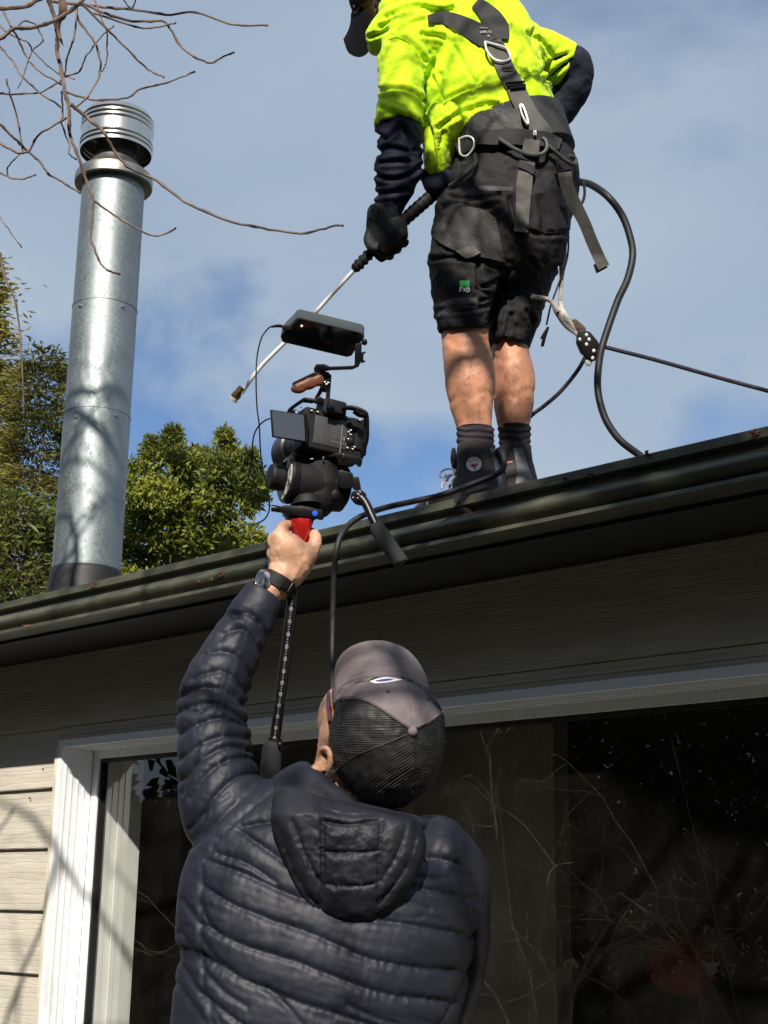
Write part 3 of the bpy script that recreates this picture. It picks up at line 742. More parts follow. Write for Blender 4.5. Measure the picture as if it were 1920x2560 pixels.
for pts, (r0, r1), dd in TW:
    a = np.array(pts, float)*K; n = 5*len(pts)
    rows = np.column_stack([a, TD+dd+np.cumsum(RNG.normal(size=len(a))*.02)])
    s = spline(rows, n); u = np.linspace(0, 1, n); kn = np.linspace(0, len(rows)-1, n)
    s = .35*s+.65*np.column_stack([np.interp(kn, np.arange(len(rows)), rows[:, c]) for c in range(3)])
    s[1:-1, :2] += RNG.normal(size=(n-2, 2))*.7
    r = (r0+(r1-r0)*u)*1.02
    for k in range(0, n, 7): r[k] *= 1.35                      # buds and nodes
    r[-1] = r1*1.5
    mb = MB(); tube(mb, P(s[:, 0], s[:, 1], s[:, 2]), r*s[:, 2]/F, 7); add('twig', mb, M_TWIG, bare)
mb = MB(); g = spline([(283, -10, 8), (290, 30, 12), (288, 70, 11), (272, 90, 9), (268, 130, 6), (275, 170, 5), (292, 212, 1)], 30); g[:, :2] *= K; g[:, 2] *= .9
loft(mb, np.column_stack([g[:, 0], g[:, 1], 0*g[:, 0]+TD-.02, g[:, 2], .002+0*g[:, 0]]), 10, 30); add('dried_leaf', mb, mat('dried_leaf', (.10, .055, .035), .7, var=.4, scale=60), bare)

# ------------------------------------------------------------------ trees behind the camera : some seen in the window glass, some only added to block skylight
def backdrop_tree(label, x, y, H, rad, n, L, Wd, crown0=.12):
    t = thing('garden_tree', label, 'tree', (x, y, 0), 'garden trees reflected in the window')
    tr = MB(); s = np.linspace(0, 1, 10); tube(tr, np.stack([x+.1*np.sin(s*5), y+.1*np.cos(s*6), s*H*.9], 1), .18*(1-.8*s), 8); add('trunk', tr, M_BARK, t)
    fo = MB(); nb = 90
    for i in range(nb):
        f = (i+.5)/nb; a = i*2.399; rr = rad*(.35+.65*math.sin(math.pi*min(1, (f*.9+.12))))*RNG.uniform(.55, 1.0)
        c = np.array([x+math.cos(a)*rr*.7, y+math.sin(a)*rr*.7, H*(crown0+(1-crown0)*f)]); m_ = n//nb
        q = nz(RNG.normal(size=(m_, 3)))*rad*.30*RNG.uniform(.2, 1.1, (m_, 1))**.6
        leaves(fo, c+q, L, Wd, -.1)
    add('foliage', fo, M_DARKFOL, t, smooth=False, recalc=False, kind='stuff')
for lab, x, y, H, rad, vis in [('dark garden tree with a broad crown reflected left of the window middle', -13.8, -8.8, 8.0, 2.7, 1), ('tallest dark garden tree reflected behind the capped man', -9.4, -9.4, 9.2, 3.2, 1),
                          ('dark garden tree reflected at the right end of the window', -5.2, -9.8, 8.4, 3.0, 1), ('low round shrub reflected at the left end of the window', -18.5, -6.6, 2.6, 2.0, 1),
                          ('slender dark garden tree reflected near the left end of the window', -19.5, -11.5, 5.2, 2.4, 1), ('unseen dark tree added behind the photographer to block skylight', -.6, -10.5, 8.6, 3.1, 0), ('unseen dark tree added right of the garden to block skylight', 4.6, -9.5, 8.5, 3.2, 0),
                          ('unseen wide dark tree added at the far right to block skylight', 9.5, -5.5, 8.0, 3.4, 0), ('unseen low dark tree added at the far left to block skylight', -15.5, -1.5, 3.2, 2.2, 0)]:
    backdrop_tree(lab, x, y, H, rad, 30000 if vis else 7000, .12 if vis else .24, .036 if vis else .085)  # trees with vis off are unseen, added only to block skylight
# leafless shrubs nearer the house, whose sunlit twigs show in the glass
for lab, x, y, H in [('leafless shrub with sunlit twigs reflected in the dark window', -8.4, -2.6, 3.2), ('second leafless shrub reflected nearer the cream boards', -10.8, -2.2, 3.0), ('leafless shrub reflected at the right of the dark glass', -6.6, -3.4, 3.4)]:
    t = thing('leafless_shrub', lab, 'shrub', (x, y, 0), 'leafless shrubs reflected in the window'); mb = MB()
    for i in range(5):
        a = i*2.4; grow(mb, np.array([x+.1*math.cos(a), y+.1*math.sin(a), 0]), np.array([.45*math.cos(a), .45*math.sin(a), 1]), H*RNG.uniform(.45, .7), .028, 3)
    add('branch', mb, mat('pale_bark', (.24, .19, .14), .7, var=.2, scale=10), t)

tb = MB(); n_ = 110000  # ring of foliage added to keep low skylight off the shaded wall
ang = RNG.uniform(math.radians(178), math.radians(372), n_)
ang = ang[~((ang > math.radians(199)) & (ang < math.radians(214)) & (RNG.random(n_) < .9))]
rr_ = RNG.uniform(18.5, 25, len(ang)); zz_ = RNG.uniform(0, 1, len(ang))**.8*(8.5+1.8*np.sin(ang*17)+1.2*np.sin(ang*41))
leaves(tb, np.stack([np.cos(ang)*rr_-3, np.sin(ang)*rr_+2, zz_], 1), .36, .15, -.1)
add('added_tree_belt', tb, M_DARKFOL, label='dark belt of trees added round the garden to block low skylight', cat='added tree belt', smooth=False, recalc=False, kind='stuff')

# ------------------------------------------------------------------ the man in the grey cap, filming
SK = mat('cameraman_skin', (.46, .255, .165), .5, spec=.4, var=.10, scale=40, col2=(.52, .30, .20), bump=.12, bscale=300)  # even skin tone with slight random variation
for m_ in (SK,):
    b_ = m_.node_tree.nodes['Principled BSDF']; b_.inputs['Subsurface Weight'].default_value = .12; b_.inputs['Subsurface Radius'].default_value = (.012, .005, .003); b_.inputs['Subsurface Scale'].default_value = .5
M_PUFF = mat('navy_puffer_nylon', (.0095, .011, .020), .57, spec=.36, var=.15, scale=5, bump=.06, bscale=38)
M_HOODP = mat('navy_hood_nylon', (.0115, .0122, .018), .6, spec=.34, var=.15, scale=5, bump=.08, bscale=38)
M_CAP = mat('grey_cap_cotton', (.135, .112, .122), .85, var=.08, scale=60, bump=.25, bscale=600)
M_MESH = mat('black_cap_mesh', (.014, .014, .016), .55, var=.3, scale=40)
M_HAIR = mat('dark_hair', (.022, .016, .012), .6, var=.5, scale=160)
M_TROUS = mat('dark_trousers', (.03, .03, .035), .8)
M_BLK = mat('black_plastic', (.006, .006, .007), .4, spec=.3, var=.2, scale=20)
M_BLKR = mat('black_textured_rubber', (.0065, .0065, .0078), .62, spec=.25, var=.2, scale=40, bump=.10, bscale=500)
M_BLKMET = mat('black_anodised_metal', (.013, .013, .015), .35, metal=.6, var=.2, scale=30)
M_FOAM = mat('charcoal_foam', (.011, .012, .015), .85, var=.15, scale=80, bump=.3, bscale=400)
M_PRINT = mat('white_print', (.75, .75, .75), .5, var=0)
M_TICK = mat('faded_print', (.30, .30, .29), .5, var=.3, scale=200)
M_GPRINT = mat('grey_print', (.10, .10, .11), .5, var=0)
M_REDM = mat('red_anodised', (.42, .012, .010), .30, metal=.3, var=.15, scale=30, coat=.4)
M_WOOD = mat('walnut_grip', (.115, .034, .014), .5, var=.35, scale=14, stretch=(1, 1, 8))

operator = thing('person', 'man in grey mesh back cap and navy puffer jacket holding a camera rig overhead', 'person', (-1.62, 1.90, 0))
D0 = 2.44
# body: one continuous figure (head, neck, trunk, arms, hands, legs)
bd = MB()
loft(bd, [(745, 2700, 2.36, 240, .105), (790, 2400, 2.42, 270, .115), (825, 2180, 2.46, 262, .105), (850, 2080, 2.48, 190, .09), (886, 2020, 2.50, 112, .075), (905, 1985, 2.50, 104, .072), (915, 1930, 2.51, 100, .075)], 32, 40)
pxball(bd, 968, 1842, 2.50, 139, 160, .098)                     # skull
pxball(bd, 905, 1868, 2.545, 112, 128, .085)                    # side of the face and jaw
pxball(bd, 880, 1800, 2.59, 88, 95, .075)
pxball(bd, 838, 1775, 2.66, 22, 26, .020); pxball(bd, 850, 1745, 2.62, 40, 20, .03)   # nose and brow
for ex_ in (828, 905): pxball(bd, ex_, 1760, 2.645, 13, 12, .012)
pxball(bd, 850, 1835, 2.655, 26, 10, .014)
# left ear: rim, hollow and lobe
ea = np.array([(822, 1872), (826, 1900), (812, 1886), (812, 1872)], float)
er = spline([(818, 1930, 2.43), (826, 1905, 2.425), (824, 1880, 2.425), (812, 1869, 2.43), (800, 1878, 2.44), (795, 1898, 2.445)], 26)
tube(bd, P(er[:, 0], er[:, 1], er[:, 2]), np.linspace(9.5, 7.5, 26)*2.43/F, 10)
pxball(bd, 806, 1908, 2.448, 20, 30, .010); pxball(bd, 790, 1926, 2.436, 16, 18, .012); pxball(bd, 800, 1938, 2.445, 14, 12, .012)
# left arm inside the sleeve
loft(bd, [(640, 2090, 2.47, 80, .065), (545, 1930, 2.50, 72, .055), (528, 1765, 2.545, 62, .047), (590, 1620, 2.588, 42, .030), (655, 1500, 2.622, 34, .025), (692, 1462, 2.635, 37, .028), (712, 1430, 2.64, 42, .026)], 22, 40)
# hand closed round the pole
HD = 2.645
loft(bd, [(700, 1470, HD, 33, .027), (716, 1436, HD, 43, .026), (725, 1400, HD, 50, .025), (714, 1368, HD-.002, 46, .025), (700, 1342, HD, 26, .021)], 24, 26)
def finger(rows, r): pxtube(bd, rows, r, 26, 12)
finger([(712, 1366, HD-.006), (703, 1334, HD-.004), (710, 1317, HD+.012), (728, 1314, HD+.034), (752, 1320, HD+.050), (772, 1328, HD+.052), (783, 1330, HD+.044)], [18, 17, 16, 14.5, 13.5, 12.5, 11])
finger([(700, 1376, HD-.002), (684, 1353, HD+.004), (690, 1343, HD+.026), (715, 1345, HD+.052), (748, 1354, HD+.060), (775, 1358, HD+.050)], [18, 17, 15.5, 14.5, 13.5, 12])
finger([(698, 1400, HD+.002), (682, 1384, HD+.010), (690, 1376, HD+.032), (716, 1378, HD+.054), (748, 1386, HD+.056), (768, 1388, HD+.046)], [17, 16, 15, 14, 13, 11.5])
finger([(700, 1420, HD+.006), (684, 1412, HD+.016), (692, 1405, HD+.034), (714, 1408, HD+.050), (738, 1412, HD+.050)], [15, 14, 13, 12, 11])
finger([(735, 1440, HD+.004), (758, 1412, HD+.002), (776, 1385, HD-.002), (787, 1360, HD+.004), (788, 1342, HD+.014), (781, 1330, HD+.022)], [27, 25, 20, 17, 15.5, 13])
# right arm, held down in front of him
loft(bd, [(1110, 2120, 2.47, 66, .06), (1160, 2290, 2.51, 52, .048), (1130, 2500, 2.60, 46, .044), (1040, 2640, 2.74, 38, .035), (985, 2690, 2.83, 30, .028)], 20, 30)
loft(bd, [(985, 2690, 2.83, 30, .028), (950, 2700, 2.88, 42, .018), (915, 2705, 2.92, 40, .015)], 18, 14)
for i in range(4): pxtube(bd, [(925+5*i, 2680+16*i, 2.91), (895+5*i, 2684+16*i, 2.95), (890+5*i, 2700+16*i, 2.985)], [13, 12, 10], 14, 10)
pxtube(bd, [(960, 2672, 2.86), (930, 2655, 2.90), (905, 2655, 2.93)], [16, 14, 11], 14, 10)
# hips, legs and feet down to the lawn
c0 = P(745, 2700, 2.36)
HIP = np.array([c0[0], c0[1]+.0, .98])
for s, ang in ((-1, .0), (1, .0)):
    side = nz(np.array([.73, .68, 0]))*s
    pts = [HIP+side*.09+[0, 0, .1], HIP+side*.10+[0, 0, -.08], HIP+side*.11+[-.02, .02, -.48], HIP+side*.12+[0, 0, -.88]]
    tube(bd, spline(pts, 20), np.linspace(.098, .045, 20), 14)
tube(bd, [HIP+[0, 0, .25], HIP+[0, 0, -.02]], [.15, .15], 18)
V, N, Fs = remesh(bd, .0036, 4)
TEN = [[(706, 1352), (712, 1390), (716, 1430)], [(694, 1372), (704, 1400), (712, 1432)], [(690, 1395), (702, 1415), (712, 1440)], [(760, 1400), (745, 1425), (730, 1450)]]
KN = [[(694, 1330), (704, 1338), (716, 1336)], [(692, 1326), (702, 1331), (714, 1330)], [(676, 1356), (686, 1364), (696, 1364)], [(676, 1388), (686, 1394), (694, 1394)], [(784, 1352), (792, 1356), (799, 1352)], [(776, 1372), (786, 1376), (794, 1372)], [(684, 1462), (705, 1452), (728, 1446)], [(780, 1336), (788, 1340), (796, 1338)]]
dT = linedist(V, TEN); dK = linedist(V, KN); near_hand = PJ(V)[:, 1] < 1480
V = V+N*(.0008*noise3(V, 45, 2)+.0006*noise3(V, 140, 2)+near_hand*(.0016*np.exp(-(dT/5.)**2)-.0013*np.exp(-(dK/2.5)**2)))[:, None]
body_mb = MBof(V, Fs); body_o = add('body', body_mb, SK, operator, sharp=None, recalc=False)
# trousers and shoes (below the frame)
tz = MB(); sh = []
tube(tz, [HIP+[0, 0, .14], HIP+[0, 0, -.05]], [.17, .165], 20)
for s in (-1, 1):
    side = nz(np.array([.73, .68, 0]))*s
    tube(tz, spline([HIP+side*.09+[0, 0, .0], HIP+side*.11+[-.02, .02, -.46], HIP+side*.12+[0, 0, -.90]], 16), np.linspace(.118, .078, 16), 16)
    m1 = MB(); fd = nz(np.array([-.67, .70, 0])); a = HIP+side*.12; a = np.array([a[0], a[1], .045])
    ball(m1, a+fd*.06, (.15, .052, .045), np.array([fd, np.cross([0, 0, 1], fd), [0, 0, 1]])); tube(m1, [a, a+[0, 0, .07]], [.055, .052], 14); sh.append(m1)
Vt, Nt, Ft = remesh(tz, .008, 3); add('trousers', MBof(Vt, Ft), M_TROUS, operator, sharp=None, recalc=False)
for m1 in sh: add('shoe', m1, M_BLKR, operator)

# puffer jacket
jk = MB()
loft(jk, [(745, 2760, 2.34, 330, .165), (766, 2560, 2.38, 336, .165), (800, 2440, 2.40, 362, .17), (814, 2330, 2.42, 372, .17), (820, 2220, 2.44, 366, .16), (826, 2150, 2.455, 340, .15), (840, 2090, 2.47, 285, .135),
          (862, 2038, 2.48, 200, .112), (884, 2012, 2.485, 140, .095)], 56, 60, p=2.35, round_ends=(True, False))
loft(jk, [(660, 2120, 2.47, 118, .10), (578, 2040, 2.475, 116, .095), (545, 1935, 2.495, 101, .08), (536, 1845, 2.52, 94, .072), (530, 1765, 2.545, 89, .066), (551, 1693, 2.565, 82, .06), (592, 1615, 2.59, 71, .053), (631, 1540, 2.61, 62, .046), (652, 1500, 2.62, 53, .040), (662, 1484, 2.625, 49, .037)], 40, 60, round_ends=(True, False))
loft(jk, [(1080, 2130, 2.465, 95, .10), (1140, 2190, 2.48, 82, .08), (1162, 2290, 2.51, 64, .07), (1160, 2400, 2.54, 60, .062), (1135, 2500, 2.60, 56, .058), (1085, 2590, 2.67, 52, .052), (1030, 2650, 2.75, 46, .046)], 32, 40)
V, N, Fs = remesh(jk, .0031, 8)
o4, s4 = (420, 1260), .4822
o5, s5 = (400, 1900), .5184
def C4(L): return [(o4[0]+x*s4, o4[1]+y*s4) for x, y in L]
def C5(L): return [(o5[0]+x*s5, o5[1]+y*s5) for x, y in L]
ST = [C4(l) for l in ([(300, 590), (315, 575), (400, 560), (470, 600), (535, 700)], [(275, 690), (290, 668), (370, 645), (430, 680), (490, 770)], [(170, 800), (190, 775), (290, 760), (370, 800), (440, 900)],
      [(110, 915), (150, 885), (260, 865), (330, 890), (420, 985)], [(50, 1000), (110, 965), (200, 945), (300, 965), (420, 1050)], [(40, 1085), (100, 1050), (200, 1030), (300, 1050), (430, 1135)],
      [(45, 1200), (100, 1160), (200, 1120), (290, 1110), (430, 1150)], [(45, 1330), (120, 1270), (220, 1215), (330, 1200), (440, 1220)], [(60, 1440), (150, 1340), (260, 1270), (360, 1255), (455, 1290)],
      [(110, 1530), (190, 1410), (290, 1335), (420, 1310), (480, 1340)], [(180, 1620), (220, 1545), (310, 1450), (400, 1400), (520, 1400)])]
ST += [C5(l) for l in ([(215, 478), (400, 545), (560, 620), (665, 662), (760, 690)], [(200, 605), (340, 690), (540, 770), (700, 825), (850, 890), (1000, 955), (1250, 1005), (1510, 1020)],
      [(195, 790), (400, 895), (650, 970), (850, 1050), (1100, 1130), (1440, 1172)], [(195, 945), (400, 1058), (650, 1160), (800, 1210), (1000, 1273), (1150, 1330), (1380, 1350)], [(205, 1130), (330, 1230), (480, 1330), (600, 1390)],
      [(900, 770), (1100, 778), (1300, 812), (1520, 858)], [(1180, 600), (1280, 622), (1400, 645), (1500, 672)], [(1200, 480), (1330, 470), (1440, 505)], [(380, 335), (500, 420), (620, 505)], [(395, 320), (460, 305), (540, 295)],
      [(275, 450), (420, 500), (560, 590)])]
SEAM = [C5(l) for l in ([(280, 380), (240, 440), (208, 490), (190, 620), (186, 760), (192, 920), (215, 1110), (260, 1300), (300, 1420)], [(1405, 520), (1450, 575), (1482, 640), (1510, 760), (1520, 870), (1502, 1010), (1470, 1070), (1410, 1190), (1330, 1300), (1250, 1400)],
      [(280, 380), (340, 320), (420, 250), (500, 190), (545, 150)])]
FOLD = [C5(l) for l in ([(110, 680), (150, 740), (190, 800)], [(100, 830), (145, 900), (198, 990)], [(95, 960), (150, 1060), (215, 1160)], [(85, 1080), (140, 1160), (235, 1290)], [(195, 700), (230, 790), (290, 850)], [(200, 860), (260, 950), (360, 1030)],
      [(205, 1010), (300, 1110), (420, 1190)], [(220, 1150), (270, 1230), (330, 1330)], [(150, 330), (230, 240), (330, 170)], [(160, 420), (260, 320), (370, 210)], [(500, 1090), (620, 1200), (700, 1290)], [(900, 1180), (1040, 1240), (1140, 1273)],
      [(1100, 700), (1200, 690), (1300, 720)], [(1080, 740), (1180, 760), (1260, 755)], [(1230, 560), (1330, 570), (1400, 560)])]+[C4(l) for l in ([(210, 945), (255, 975), (330, 990)], [(230, 900), (300, 935), (360, 990)], [(80, 1070), (140, 1080), (180, 1060)], [(420, 1060), (360, 1040), (300, 1000)],
      [(90, 1420), (160, 1300), (260, 1200)], [(75, 1500), (100, 1380), (150, 1250)], [(470, 600), (500, 660), (520, 720)], [(330, 560), (410, 600), (470, 680)])]
dS = linedist(V, ST); dM = linedist(V, SEAM); dF = linedist(V, FOLD)
wr = noise3(V*np.array([1, 1, 1.0]), 34, 3)
puck = noise3(V, 120, 2)
fine = noise3(V*np.array([1, 1, .45]), 75, 3)
disp = -.0074*np.exp(-dS/3.6)-.0015*np.exp(-(dS/14.)**2)-.004*np.exp(-dM/5.0)-.0042*np.exp(-(dF/6.5)**2)*(.55+.9*np.clip(noise3(V, 14, 2)+.4, 0, 1))
disp += .0008*np.minimum(dS/45., 1)
disp += .0013*wr*(.4+.6*np.exp(-dS/40.))+.0006*fine*(.1+.9*np.exp(-dS/20.))+.0016*puck*np.exp(-np.minimum(dS, dM)/22.)
disp += .0030*noise3(V, 7, 2)
qv = PJ(V)[:, :2]; ca, sa = math.cos(math.radians(17)), math.sin(math.radians(17)); uu = qv[:, 0]*ca+qv[:, 1]*sa; vv = -qv[:, 0]*sa+qv[:, 1]*ca
zz = V @ FWD*40
def nn2(a, b, c, o=2): return np.array([noise.fractal(Vector((x, y, z)), 1.0, 2.0, o) for x, y, z in zip(a, b, c)])
creas = nn2(uu/150., vv/26., zz*.1, 3); disp += .0020*(.22-np.abs(creas))*(.5+np.clip(nn2(uu/200., vv/120., zz*.1)+.3, 0, 1))
disp += .0026*nn2(uu/11., vv/45., zz*.1, 2)*np.exp(-np.minimum(dS, dM)/15.)
V2 = relax(V+N*disp[:, None], Fs, 2, .5)
jacket_mb = MBof(V2, Fs); jacket = add('puffer_jacket', jacket_mb, M_PUFF, operator, sharp=None, recalc=False)
JT = bvh(jacket_mb)
# hood lying on the back
HO = C5([(545, 172), (534, 300), (560, 400), (595, 490), (640, 600), (700, 690), (770, 755), (850, 790), (960, 800), (1050, 775), (1130, 715), (1205, 620), (1262, 505), (1285, 400), (1245, 288), (1180, 262), (1040, 235), (900, 210), (780, 176), (660, 140), (600, 132)])
HC = C5([(905, 430)])[0]
nR, nT = 44, 150
rim = spline(HO+[HO[0]], nT+1)[:-1]
rr = np.linspace(0.01, 1, nR)
G = np.array(HC)+(rim[None]-np.array(HC))*rr[:, None, None]
bulge = .060*np.sqrt(np.clip(1-rr**3.2, 0, 1))
base_d = 2.475-.160+.022*((G[..., 1]-1990)/300.)*-1
dist_top = np.clip((2035-G[..., 1])/70., 0, 1)
Dh = base_d-bulge[:, None]+.055*dist_top
VH = P(G[..., 0], G[..., 1], Dh).reshape(-1, 3)
HL = [C5(l) for l in ([(775, 180), (782, 290), (785, 440), (783, 590), (775, 700), (772, 760)], [(1068, 270), (1066, 290), (1060, 440), (1052, 590), (1048, 700), (1046, 770)], [(785, 296), (920, 312), (1066, 290)], [(785, 440), (920, 446), (1060, 437)], [(785, 598), (920, 610), (1052, 594)],
      [(640, 300), (690, 430), (740, 540), (790, 610)], [(1190, 315), (1150, 440), (1100, 530), (1052, 600)], [(1238, 300), (1222, 430), (1160, 560), (1060, 690)], [(560, 320), (620, 480), (690, 620), (775, 715)], [(790, 240), (900, 262), (1060, 262)])]
dH = linedist(VH, HL); wr = noise3(VH, 38, 3); pk = noise3(VH, 130, 2)
view = nz(VH-CAM)
VH = VH-view*(-.0072*np.exp(-dH/3.4)-.0018*np.exp(-(dH/14.)**2)+.0035*wr+.0032*pk*np.exp(-dH/18.))[:, None]
VB = P(G[..., 0], G[..., 1], base_d+.055*dist_top+.03).reshape(-1, 3)
nH = len(VH); FH = grid_faces(nR, nT); FH2 = [tuple(nH+i for i in f[::-1]) for f in FH]
side = [((nR-1)*nT+j, (nR-1)*nT+(j+1) % nT, nH+(nR-1)*nT+(j+1) % nT, nH+(nR-1)*nT+j) for j in range(nT)]
capf = [tuple(range(nT))[::-1], tuple(range(nH, nH+nT))]
hood_mb = MB(); hood_mb.add(np.vstack([VH, VB]), FH+FH2+side+capf)
add('hood', hood_mb, M_HOODP, jacket, sharp=None)
col_ = MB(); loft(col_, [(700, 1985, 2.46, 26, .03), (760, 2000, 2.42, 26, .03), (880, 2030, 2.40, 27, .03), (990, 2052, 2.42, 27, .03), (1040, 2062, 2.46, 24, .03)], 16, 40)
Vc = col_.verts(); Vc = Vc+nz(Vc-CAM)*(.006*noise3(Vc, 30, 3))[:, None]; col_.v = [Vc]; add('collar', col_, M_HOODP, jacket, sharp=None)

# cap
CC = P(968, 1846, 2.462); pole = nz(CAMAX.T @ np.array([.40, -.06, -.91])); h1 = nz(np.cross(pole, DOWN)); h2 = np.cross(pole, h1)
CRx, CRy, CRz = .1005, .117, .108
mb = MB(); nu, nv = 180, 70; VV = []
for i in range(nv+1):
    ph = math.radians(1+101*i/nv)
    for j in range(nu):
        t = 2*math.pi*j/nu; d = pole*math.cos(ph)+(h1*math.cos(t)+h2*math.sin(t))*math.sin(ph)
        c3 = np.array([d@RIGHT*CRx, d@DOWN*CRy, d@FWD*CRz]); VV.append(CC+CAMAX.T @ c3)
VV = np.array(VV)
# slack in the mesh cloth
out = nz(VV-CC); VV = VV+out*(.0035*noise3(VV, 22, 3)+.0011*noise3(VV, 70, 2))[:, None]
mb.add(VV, grid_faces(nv+1, nu)); mb.add(VV-out*.002, [f[::-1] for f in grid_faces(nv+1, nu)])
mm = M_MESH.node_tree; n_, l_ = mm.nodes, mm.links; b_ = n_['Principled BSDF']
cap = mb; cap_o = add('cap', mb, M_MESH, operator, sharp=None, recalc=False)
CT = bvh(mb)
# ribs of the net, as real raised cords: level across the side panel, slanting across the back panel
l_.remove(b_.inputs['Base Color'].links[0]) if False else None
to_ = mm.nodes['Material Output']; tr_ = n_.new('ShaderNodeBsdfTransparent'); mx_ = n_.new('ShaderNodeMixShader'); nt_ = n_.new('ShaderNodeTexNoise'); nt_.inputs['Scale'].default_value = 30; nt_.inputs['Detail'].default_value = 4
mr_ = n_.new('ShaderNodeMapRange'); mr_.inputs['From Min'].default_value = .35; mr_.inputs['From Max'].default_value = .7; mr_.inputs['To Min'].default_value = .05; mr_.inputs['To Max'].default_value = .42
co_ = n_.new('ShaderNodeTexCoord'); l_.new(co_.outputs['Object'], nt_.inputs['Vector']); l_.new(nt_.outputs['Fac'], mr_.inputs['Value']); l_.new(mr_.outputs['Result'], mx_.inputs[0])
l_.new(b_.outputs[0], mx_.inputs[1]); l_.new(tr_.outputs[0], mx_.inputs[2]); l_.new(mx_.outputs[0], to_.inputs['Surface'])
ribs = MB(); SE = spline([(1031, 1830), (985, 1850), (930, 1872), (880, 1895), (826, 1935)], 80)
def above(x, y): return y < np.interp(x, SE[::-1, 0], SE[::-1, 1]) if x < 1031 else False
def rib(path):
    pts = []
    for x, y in path:
        d = depth_at(CT, x, y)
        if d is None:
            if len(pts) > 5: tube(ribs, np.array(pts), RNG.uniform(.0005, .0010), 4)
            pts = []
        else: pts.append(P(x, y, d-.0003-.0007*noise.noise(Vector((x*.05, y*.05, 3)))))
    if len(pts) > 5: tube(ribs, np.array(pts), RNG.uniform(.0005, .0010), 4)
for k in range(46):
    y0 = 1738+k*4.4+RNG.normal()*.5; xs_ = np.linspace(812, 1030, 46); ys_ = y0+.035*(xs_-812)+4*np.sin((xs_-812)/55.)+RNG.normal()*.4; run = []
    for x, y in zip(xs_, ys_):
        if above(x, y-1): run.append((x, y))
    if len(run) > 5: rib(run)
for k in range(60):
    c0 = 1760+k*8.2+RNG.normal()*.8; xs_ = np.linspace(818, 1034, 44); ys_ = c0-.78*(xs_-960)+5*np.sin(xs_/40.); rib([(x, y) for x, y in zip(xs_, ys_) if not above(x, y+2) and y < 2020 and y > 1835])
for k in range(46):
    c0 = 1735+k*5.4+RNG.normal()*.6; xs_ = np.linspace(1036, 1118, 22); ys_ = c0+.30*(xs_-1036)+3*np.sin(xs_/20.); rib([(x, y) for x, y in zip(xs_, ys_) if y > 1822-.5*(x-1036)])
tube(ribs, np.array([P(x, y, (depth_at(CT, x, y) or 2.4)-.0012) for x, y in SE[::3]]), .0010, 6)
add('net_cord', ribs, mat('net_cord', (.018, .018, .020), .62, var=.5, scale=40), cap_o, kind='stuff')
o7, s7 = (760, 1560), .2532
def C7(L): return [(o7[0]+x*s7, o7[1]+y*s7) for x, y in L]
A = C7([(318, 720), (360, 640), (450, 600), (650, 560), (800, 545), (960, 545), (1100, 600), (1190, 670), (1250, 760)])
B = C7([(318, 752), (430, 738), (560, 745), (690, 800), (850, 905), (1050, 1035), (1120, 1030), (1250, 970), (1372, 885)])
fp = MB(); Gp = between(A, B, 60, 30); skin_patch(fp, Gp, CT, .002, .0022, flat=3)
add('front_panel', fp, M_CAP, cap_o, sharp=50)
for off_, nm in ((.0, 'seam'),):
    se = MB(); s = spline([(x, y-5) for x, y in B], 60); pts = [P(x, y, (depth_at(CT, x, y) or 2.37)-.0046) for x, y in s]; tube(se, np.array(pts), .0011, 5)
    s = spline(C7([(1030, 610), (1050, 760), (1062, 900), (1070, 1030)]), 30); pts = [P(x, y, (depth_at(CT, x, y) or 2.37)-.0046) for x, y in s]; tube(se, np.array(pts), .0016, 5)
    add('seam', se, M_CAP, cap_o)
bt_ = MB(); q = C7([(1070, 1062)])[0]; ball(bt_, P(q[0], q[1], (depth_at(CT, *q) or 2.36)-.003), (.0082, .0082, .006), CAMAX); add('button', bt_, M_CAP, cap_o)
for qx, qy in C7([(832, 664), (1226, 748)]):
    ey = MB(); skin_patch(ey, disc_grid(qx, qy, 5.5, 3.5, 16, 3), CT, .0045, .001, flat=1); add('eyelet', ey, mat('eyelet', (.035, .03, .032), .7, var=0), cap_o)
# brim: curved sheet from the front of the crown up and away
BO = C7([(278, 800), (278, 640), (290, 500), (330, 360), (420, 250), (550, 185), (700, 160), (850, 178), (1000, 240), (1110, 345), (1190, 480), (1230, 600), (1245, 745)])
BI = C7([(318, 770), (330, 720), (360, 650), (450, 608), (560, 580), (650, 568), (760, 556), (870, 552), (960, 556), (1050, 585), (1110, 620), (1190, 690), (1245, 760)])
a = spline(BI, 60); b = spline(BO, 60); t = np.linspace(0, 1, 22); u = np.linspace(-1, 1, 60)
Gb = a[:, None]*(1-t)[None, :, None]+b[:, None]*t[None, :, None]
di = np.array([(depth_at(CT, x, y) or 2.46) for x, y in a]); di = np.convolve(np.pad(di, 4, mode='edge'), np.ones(9)/9, 'valid')
Db = di[:, None]+.004+(.085*t[None])*(1-.25*np.abs(u[:, None])**2)+.018*np.sin(math.pi*t)[None]*-.6
Vb = P(Gb[..., 0], Gb[..., 1], Db)
wv = .0015*np.sin(t*2*math.pi*8)[None, :]
Vtop = (Vb-nz(Vb-CAM)*wv[..., None]).reshape(-1, 3); Vbot = P(Gb[..., 0], Gb[..., 1]+1.5, Db+.005).reshape(-1, 3)
br = MB(); na, nb_ = 60, 22; Fs_ = grid_faces(na, nb_, False); n1 = len(Vtop)
ring = [j for j in range(nb_)]+[i*nb_+nb_-1 for i in range(1, na)]+[(na-1)*nb_+j for j in range(nb_-2, -1, -1)]+[i*nb_ for i in range(na-2, 0, -1)]
br.add(np.vstack([Vtop, Vbot]), Fs_+[tuple(n1+i for i in f[::-1]) for f in Fs_]+[(ring[k], n1+ring[k], n1+ring[(k+1) % len(ring)], ring[(k+1) % len(ring)]) for k in range(len(ring))])
